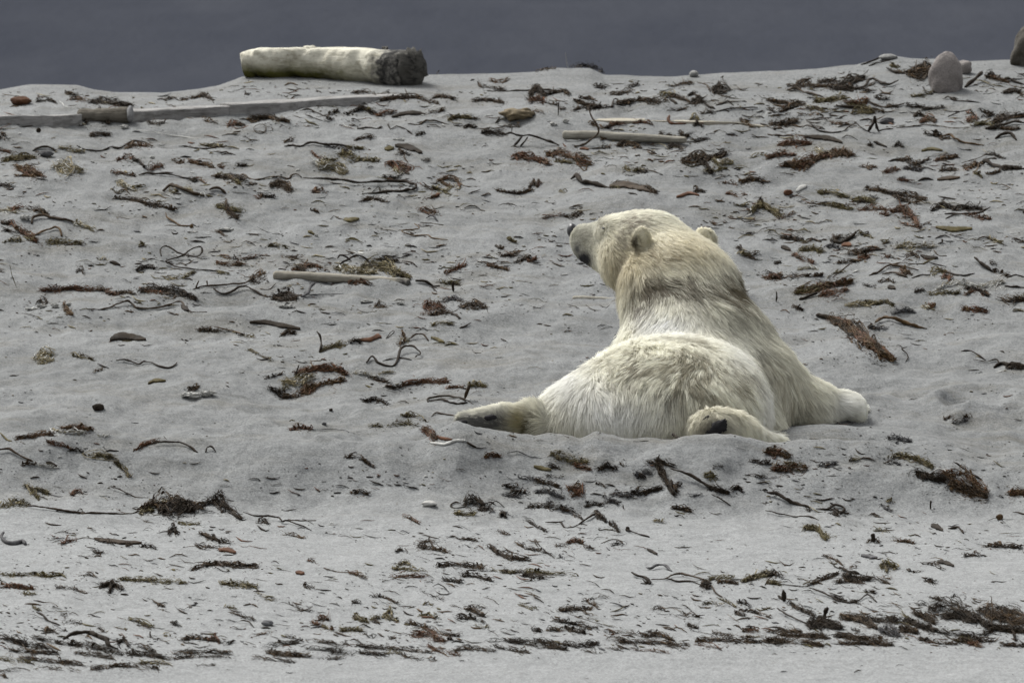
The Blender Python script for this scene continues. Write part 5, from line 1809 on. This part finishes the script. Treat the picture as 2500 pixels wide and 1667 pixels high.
def fronds_geo(mb, p, w, lift, col, dens=1.0, tilt=0.0, straight=False):
    """Matted weed following a track: curling strands, torn leaf scraps and crumbs at the fringe, half sunk in the sand."""
    L = np.linalg.norm(np.diff(p, axis=0), axis=1).sum()
    n = int(np.clip(L * w / 7.5 * dens, 22, 620))
    q = resample(p, 40)
    uu = np.linspace(0, 1, 40)
    base_row = q[:, 1] + w * 0.5
    sd = int(prng.integers(1000))
    dirx = np.sign(q[-1, 0] - q[0, 0] + 1e-6)
    npt = 9
    t = np.linspace(-0.5, 0.5, npt)
    u0 = prng.random(n)
    leaf = prng.random(n) < (0.08 if straight else 0.30)
    ln = np.where(leaf, prng.uniform(4, 15, n), prng.uniform(10, 64, n) * prng.uniform(0.4, 1, n))
    span = np.minimum(ln / max(L, 1), 0.8)
    U = u0[:, None] + span[:, None] * t * np.where(prng.random(n) < 0.5, 1, -1)[:, None]
    Uc = np.clip(U, 0, 1)
    off = np.clip(prng.normal(0, 0.25, n), -0.55, 0.55)[:, None]
    gap = fbm(u0 * L / 15 + sd, off[:, 0] * w / 5.0 + 5, 17) + 0.3 * fbm(u0 * L / 5, off[:, 0] * w / 2 + sd, 19)
    keep = gap > min(prng.uniform(-0.25, 0.05), np.quantile(gap, 0.5))
    lump = 0.30 + 1.2 * np.clip(0.5 + 1.5 * fbm(Uc * L / 30 + sd, Uc * 0, 11), 0, 1.1)
    env = np.sqrt(np.clip(1 - (2 * Uc - 1) ** 2, 0.04, 1)) * lump
    amp = np.minimum(0.10 * ln, 0.16 * w + 1.2)[:, None]
    wave = (prng.normal(0, 1.0, (n, 1)) * (t * t * 4 - 0.4) + prng.normal(0, 0.7, (n, 1)) * np.sin(t * prng.uniform(4, 10, (n, 1)) + prng.uniform(0, 6, (n, 1))))
    X_ = np.interp(Uc, uu, q[:, 0]) + (U - Uc) * L * dirx * 0.5 + amp * 0.9 * prng.normal(0, 1, (n, 1)) * np.cos(t * 7 + prng.uniform(0, 6, (n, 1)))
    Y_ = np.interp(Uc, uu, q[:, 1]) + off * w * env + amp * wave + prng.normal(0, 0.10, (n, 1)) * t * ln[:, None]
    Y_ += tilt * (X_ - X_.mean(1, keepdims=True))
    B_ = np.interp(Uc, uu, base_row)
    out = prng.random(n) < 0.04                            # an odd strand stands off
    Y_[out] -= np.abs(prng.normal(0, 1, out.sum()))[:, None] * min(w * 0.5, 8) * np.linspace(0, 1, npt)[None, :] ** 2
    row = Y_ + (0.30 + lift * 0.5) * np.maximum(B_ - Y_, 0)
    yy = ydepth(X_, row)
    V = PV(X_, Y_, yy)
    V[..., 2] += 0.002 + 0.004 * prng.normal(0, 1, (n, 1)) + 0.004 * prng.normal(0, 1, (n, 1)) * np.sin(t * 6)
    thick = prng.random(n) < 0.10
    fat = np.where(leaf, prng.uniform(1.4, 3.6, n), np.where(thick, prng.uniform(1.2, 2.2, n), 0.40 + 0.75 * prng.random(n) ** 1.5))
    if w < 7:
        fat = np.minimum(fat, 1.6)
    tl = np.linspace(0.04, 0.96, npt)
    cols = NEAR[col]
    for i in np.nonzero(keep)[0]:
        prof = np.sin(np.pi * tl) ** (0.8 if leaf[i] else 0.35)
        r = fat[i] / ppm(yy[i]) * prof * (0.75 + 0.5 * prng.random(npt) if leaf[i] else 1)
        v, f = tube(V[i], r, r * (0.20 if leaf[i] else 0.65), 4, np.linspace(-1, 1, npt) * prng.normal(0, 0.7) + prng.uniform(-0.7, 0.7))
        mb.add(v, f, MI[cols[prng.integers(len(cols))]])
    # crumbs round about
    m = int(n * 0.45)
    u = prng.random(m)
    cx = np.interp(u, uu, q[:, 0]) + prng.normal(0, 7, m)
    cy = np.interp(u, uu, base_row) - w * 0.45 + prng.normal(0, 0.42, m) * (w + 5)
    lc = prng.uniform(1.5, 7, m)
    ac = prng.normal(0.08, 0.35, m)
    for i in range(m):
        tt = np.linspace(-0.5, 0.5, 3)
        gx_, gy_ = cx[i] + np.cos(ac[i]) * lc[i] * tt, cy[i] + np.sin(ac[i]) * lc[i] * tt
        yv = ydepth(gx_, gy_)
        r = prng.uniform(0.5, 1.3) / ppm(yv) * np.array([0.5, 1, 0.4])
        mb.add(*tube(PV(gx_, gy_, yv), r, r * 0.6, 4), MI[cols[prng.integers(len(cols))]])


def scrap_geo(mb, p, w, h, col):
    x, y = p[0]
    yy = yd(x, y + h * 0.35)
    k = 1 / ppm(yy)
    sd = int(prng.integers(999))
    v, f = blob((0, 0, 0), (w * 0.40 * k, w * 0.28 * k, h * 0.34 * k), sd, 16, 0.60, 3.4)
    v[:, 2] += 0.25 * h * k * fbm(v[:, 0] * 3.5 / (w * k) + sd, v[:, 1] * 3 / (w * k), 3)
    mb.add(v + P(x, y, yy), f, MI[col])


def stone_geo(mb, p, w, h, col):
    x, y = p[0]
    yy = yd(x, y + h * 0.42)
    k = 1 / ppm(yy)
    v, f = blob((0, 0, 0), (w * k / 2, w * k * 0.42, h * k * 0.54), int(prng.integers(999)), 18, 0.24 if col == 'h' else 0.15 if w < 60 else 0.08, 2.2 if col == 'h' else 1.2)
    c = P(x, y, yy)
    c[1] += w * k * 0.1
    mb.add(v + c, f, MI[col])


def slim(mb_mesh):
    """keep only the materials a mesh uses"""
    n = len(mb_mesh.polygons)
    idx = np.empty(n, np.int32)
    mb_mesh.polygons.foreach_get('material_index', idx)
    used = sorted(set(idx.tolist()))
    lut = np.zeros(len(MATS), np.int32)
    for k, u in enumerate(used):
        lut[u] = k
    mb_mesh.polygons.foreach_set('material_index', lut[idx])
    return [WEED[MATS[u]] for u in used]


def recentre(o):
    """move a mesh object's origin to the middle of its base"""
    me = o.data
    co = np.empty(len(me.vertices) * 3, np.float32)
    me.vertices.foreach_get('co', co)
    co = co.reshape(-1, 3)
    c = np.array([(co[:, 0].min() + co[:, 0].max()) / 2, (co[:, 1].min() + co[:, 1].max()) / 2, co[:, 2].min()])
    me.vertices.foreach_set('co', (co - c).astype(np.float32).ravel())
    me.update()
    o.location = c


PARTNAME = {'S': 'stipe', 'B': 'blade', 'C': 'fronds', 'R': 'stone', 'W': 'scrap'}
used_labels = set()


def auto_label(first, pts_all, w):
    kind, col = first
    ctr = pts_all.mean(0)
    ext = pts_all.max(0) - pts_all.min(0)
    ln = float(np.hypot(*ext))
    size = 'tiny' if ln < 22 else 'small' if ln < 42 else 'short' if ln < 75 else 'long'
    if kind in 'RW':
        size = 'tiny' if w < 14 else 'small'
    noun = {'S': 'kelp stipe', 'B': 'kelp blade', 'C': 'weed clump', 'R': 'stone', 'W': 'crumpled scrap'}[kind]
    if kind == 'C' and ln > 3.2 * w and ln > 40:
        noun = 'weed streak'
    if kind == 'W':
        col_s = 'white'
    else:
        col_s = CNAME[col]
    order = sorted(ANCHORS, key=lambda a: math.hypot((a[0] - ctr[0]) * 0.8, (a[1] - ctr[1]) * 1.3))
    for a in order:
        dx, dy = ctr[0] - a[0], ctr[1] - a[1]
        if abs(dy) * 1.6 > abs(dx):
            rel = ('beyond' if dy < 0 else 'in front of')
        else:
            rel = 'to the left of' if dx < 0 else 'to the right of'
        lab = f'{size} {col_s} {noun} {rel} {a[2]}'
        if lab not in used_labels:
            return lab
    return lab


items = []
for line in DRIFT.strip().splitlines():
    tile, label, body_ = line.split('|')
    comps = []
    for c in body_.split(';'):
        tk = c.split()
        kind, col = tk[0], tk[1]
        lift = 0.28 if kind == 'S' else 0.0
        if tk[-1].startswith('^'):
            lift = float(tk.pop()[1:])
        if kind in 'RW':
            comps.append((kind, col, float(tk[2]) / 3.733, float(tk[3]) / 3.733, to_px(tile, tk[4:]), lift))
        else:
            comps.append((kind, col, float(tk[2]) / 3.733, 0, to_px(tile, tk[3:]), lift))
    items.append((label, comps))
for label, comps in items:
    if label:
        used_labels.add(label)


def comp_geo(mb, c):
    kind, col, w, h, p, lift = c
    if kind == 'S':
        stipe_geo(mb, p, w, lift, col)
    elif kind == 'B':
        blade_geo(mb, p, w, lift, col)
    elif kind == 'C':
        fronds_geo(mb, p, w, lift, col)
    elif kind == 'W':
        scrap_geo(mb, p, w, h, col)
    else:
        stone_geo(mb, p, w, h, col)


for label, comps in items:
    allp = np.concatenate([c[4] for c in comps])
    k0, c0 = comps[0][0], comps[0][1]
    if not label:
        label = auto_label((k0, c0), allp, comps[0][2])
        used_labels.add(label)
    kinds = ''.join(c[0] for c in comps)
    lw = label
    group = None
    if kinds == 'S':
        name, cat = ('kelp_stipe', 'kelp')
        group = 'kelp stipes strewn on the beach'
        if c0 == 'w':
            name, cat, group = ('white_quill', 'quill', None) if 'quill' in lw else ('white_twig', 'twig', None)
        elif 'grass' in lw:
            name, cat, group = 'grass_blade', 'grass blade', None
        elif 'twig' in lw or 'stick' in lw:
            name, cat, group = 'twig', 'twig', None
    elif kinds == 'B':
        name, cat, group = 'kelp_frond', 'kelp', 'kelp blades strewn on the beach'
        if 'mussel' in lw:
            name, cat, group = 'mussel_shell', 'shell', None
    elif set(kinds) == {'C'}:
        name, cat, group = 'weed_clump', 'seaweed', 'seaweed clumps strewn on the beach'
    elif kinds == 'R':
        name, cat = ('pebble', 'pebble')
        if 'hump' in lw:
            name, cat = 'tan_hump', 'drift hide'
        elif 'shell' in lw:
            name, cat = 'shell', 'shell'
    elif set(kinds) == {'W'}:
        name, cat, group = 'white_scrap', 'scrap', 'white scraps on the beach'
    elif 'twig' in lw:
        name, cat = 'twig', 'twig'
    else:
        name, cat, group = 'kelp_plant', 'kelp', 'kelp pieces with fronds on the beach'
    if len(comps) == 1 and kinds != 'C':
        mb = MB()
        comp_geo(mb, comps[0])
        me = mb.mesh(name)
        o = link(name, me, slim(me))
        recentre(o)
    else:
        b = allp[allp[:, 1].argmax()]
        cx = allp[:, 0].mean()
        yb = yd(cx, allp[:, 1].max())
        o = empty(name, P(cx, allp[:, 1].max(), yb))
        fr = MB()
        for c in comps:
            if c[0] == 'C':
                comp_geo(fr, c)
        if fr.n:
            me = fr.mesh('fronds')
            link('fronds', me, slim(me), o)
        for c in comps:
            if c[0] != 'C':
                mb = MB()
                comp_geo(mb, c)
                me = mb.mesh(PARTNAME[c[0]])
                link(PARTNAME[c[0]], me, slim(me), o)
    tag(o, label, cat, group)

# the wrack line itself
mb = MB()
for line in WRACK.strip().splitlines():
    tk = line.split()
    fronds_geo(mb, to_px(tk[0], tk[4:]), float(tk[3]) / 3.733 * (0.62 if tk[0] != 'O' else 1.0), 0.15, tk[2], 0.95 if tk[0] != 'O' else 1.5, 0.10, True)
me = mb.mesh('wrack_line')
tag(link('wrack_line', me, slim(me)), 'dark matted wrack of torn weed along the waterward edge of the beach', None, None, 'stuff')

# loose litter: crumbs of weed and shell too many to count
mb = MB()


def litter(n, rows, dens, lmin, lmax, wmin, wmax, cols, slope):
    n = int(n * 1.25)
    x = prng.uniform(-350, 2850, n * 3)
    y = prng.uniform(rows[0], rows[1], n * 3)
    pr = dens(x, y)
    ok = np.nonzero(prng.random(n * 3) < pr)[0][:n]
    x, y = x[ok], y[ok]
    k_ = y > np.interp(x, ridge_px[:, 0], ridge_px[:, 1]) + 7
    x, y = x[k_], y[k_]
    m = len(x)
    L = lmin + (lmax - lmin) * prng.random(m) ** 2.2
    a = prng.normal(slope, 0.16, m)
    npt = 4
    t = np.linspace(-0.5, 0.5, npt)
    bend = prng.normal(0, 0.10, (m, 1)) * (t * t * 4)[None, :] * L[:, None]
    px = x[:, None] + np.cos(a)[:, None] * t * L[:, None]
    py = y[:, None] + np.sin(a)[:, None] * t * L[:, None] + bend + prng.normal(0, 0.10, (m, npt)) * L[:, None] * 0.30
    base = py.max(1, keepdims=True)
    yy = ydepth(px, py + 0.3 * (base - py))
    V = PV(px, py, yy)
    V[..., 2] += 0.002
    wd = wmin + (wmax - wmin) * prng.random(m) ** 1.6
    wd = np.minimum(wd, L * 0.5)
    for i in range(m):
        r = wd[i] / 2 / ppm(yy[i]) * np.array([0.35, 1.0, 0.85 + 0.3 * prng.random(), 0.3])
        v, f = tube(V[i], r, r * 0.7, 4, np.full(npt, prng.uniform(-0.8, 0.8)))
        mb.add(v, f, MI[cols[prng.integers(len(cols))]])


patch = lambda x, y: np.clip(0.32 + 2.1 * fbm(x / 190.0, y / 42.0, 61), 0.015, 1)
litter(2300, (180, 660), lambda x, y: patch(x, y) * (0.55 + 0.45 * sstep(900, 1900, x)), 5, 46, 1.6, 6.0, 'kkkkdddddbbrrootts', 0.03)
litter(800, (640, 1090), lambda x, y: patch(x, y) * (1 - 0.6 * sstep(720, 1000, y)) * np.where(x > 1150, 0.8, 1), 5, 42, 1.6, 5.5, 'kkkddddbrrootts', 0.05)
litter(260, (1090, 1260), lambda x, y: patch(x, y), 5, 40, 1.6, 6.0, 'kkkkdddrots', 0.18)
litter(420, (1240, 1440), lambda x, y: patch(x, y), 5, 46, 1.5, 5.5, 'kkkdddddbroos', 0.12)
litter(900, (1400, 1585), lambda x, y: np.clip(0.25 + 0.9 * sstep(1410, 1540, y) + 0.9 * fbm(x / 150.0, y / 40.0, 67), 0.02, 1), 5, 44, 1.6, 6.5, 'kkkddddbbors', 0.18)
litter(60, (1560, 1660), lambda x, y: 1 - sstep(1570, 1660, y) * 0.8, 4, 24, 1.2, 4.0, 'kkds', 0.05)
litter(4200, (180, 1600), lambda x, y: patch(x, y), 2, 7, 1.2, 3.2, 'kkddds', 0.05)
litter(260, (190, 720), lambda x, y: patch(x, y), 4, 24, 2.0, 6.0, 'w', 0.0)
litter(70, (720, 1300), lambda x, y: patch(x, y), 4, 22, 2.0, 5.0, 'w', 0.0)
for (x0_, x1_, y0_, y1_, n_, pal) in ((1150, 2520, 192, 345, 70, 'kkdddbo'), (0, 1150, 225, 345, 22, 'kddo'), (-10, 1150, 360, 520, 34, 'kddbrot'),
                                     (1300, 2520, 380, 560, 36, 'kddbro'), (1800, 2520, 560, 760, 40, 'kddbrot'), (0, 1300, 560, 720, 24, 'kdbro'),
                                     (0, 1100, 730, 1000, 12, 'kdo'), (1150, 2400, 1110, 1260, 26, 'kkdds'), (0, 2500, 1270, 1430, 22, 'kddbo'),
                                     (0, 2500, 1450, 1570, 60, 'kddbo')):
    for _ in range(n_):
        x_, y_ = prng.uniform(x0_, x1_), prng.uniform(y0_, y1_)
        if y_ < np.interp(x_, ridge_px[:, 0], ridge_px[:, 1]) + 12:
            continue
        l_, a_ = prng.uniform(14, 58), prng.normal(0.06 if y_ < 1200 else 0.2, 0.2)
        p_ = np.array([(x_ - l_ / 2, y_ - a_ * l_ / 2 + prng.normal(0, 2)), (x_, y_ + prng.normal(0, 2.5)), (x_ + l_ / 2, y_ + a_ * l_ / 2)])
        if prng.random() < 0.3:                        # some of it lies beyond the frame too
            p_[:, 0] += -360 if x_ < 330 else 330 if x_ > 2200 else 0
        fronds_geo(mb, p_, prng.uniform(4, 12) if y_ < 1250 else prng.uniform(3, 7), 0.1, pal[prng.integers(len(pal))], 1.1)
me = mb.mesh('weed_litter')
tag(link('weed_litter', me, slim(me)), 'crumbs of torn weed and white shell bits strewn over the sand', None, None, 'stuff')
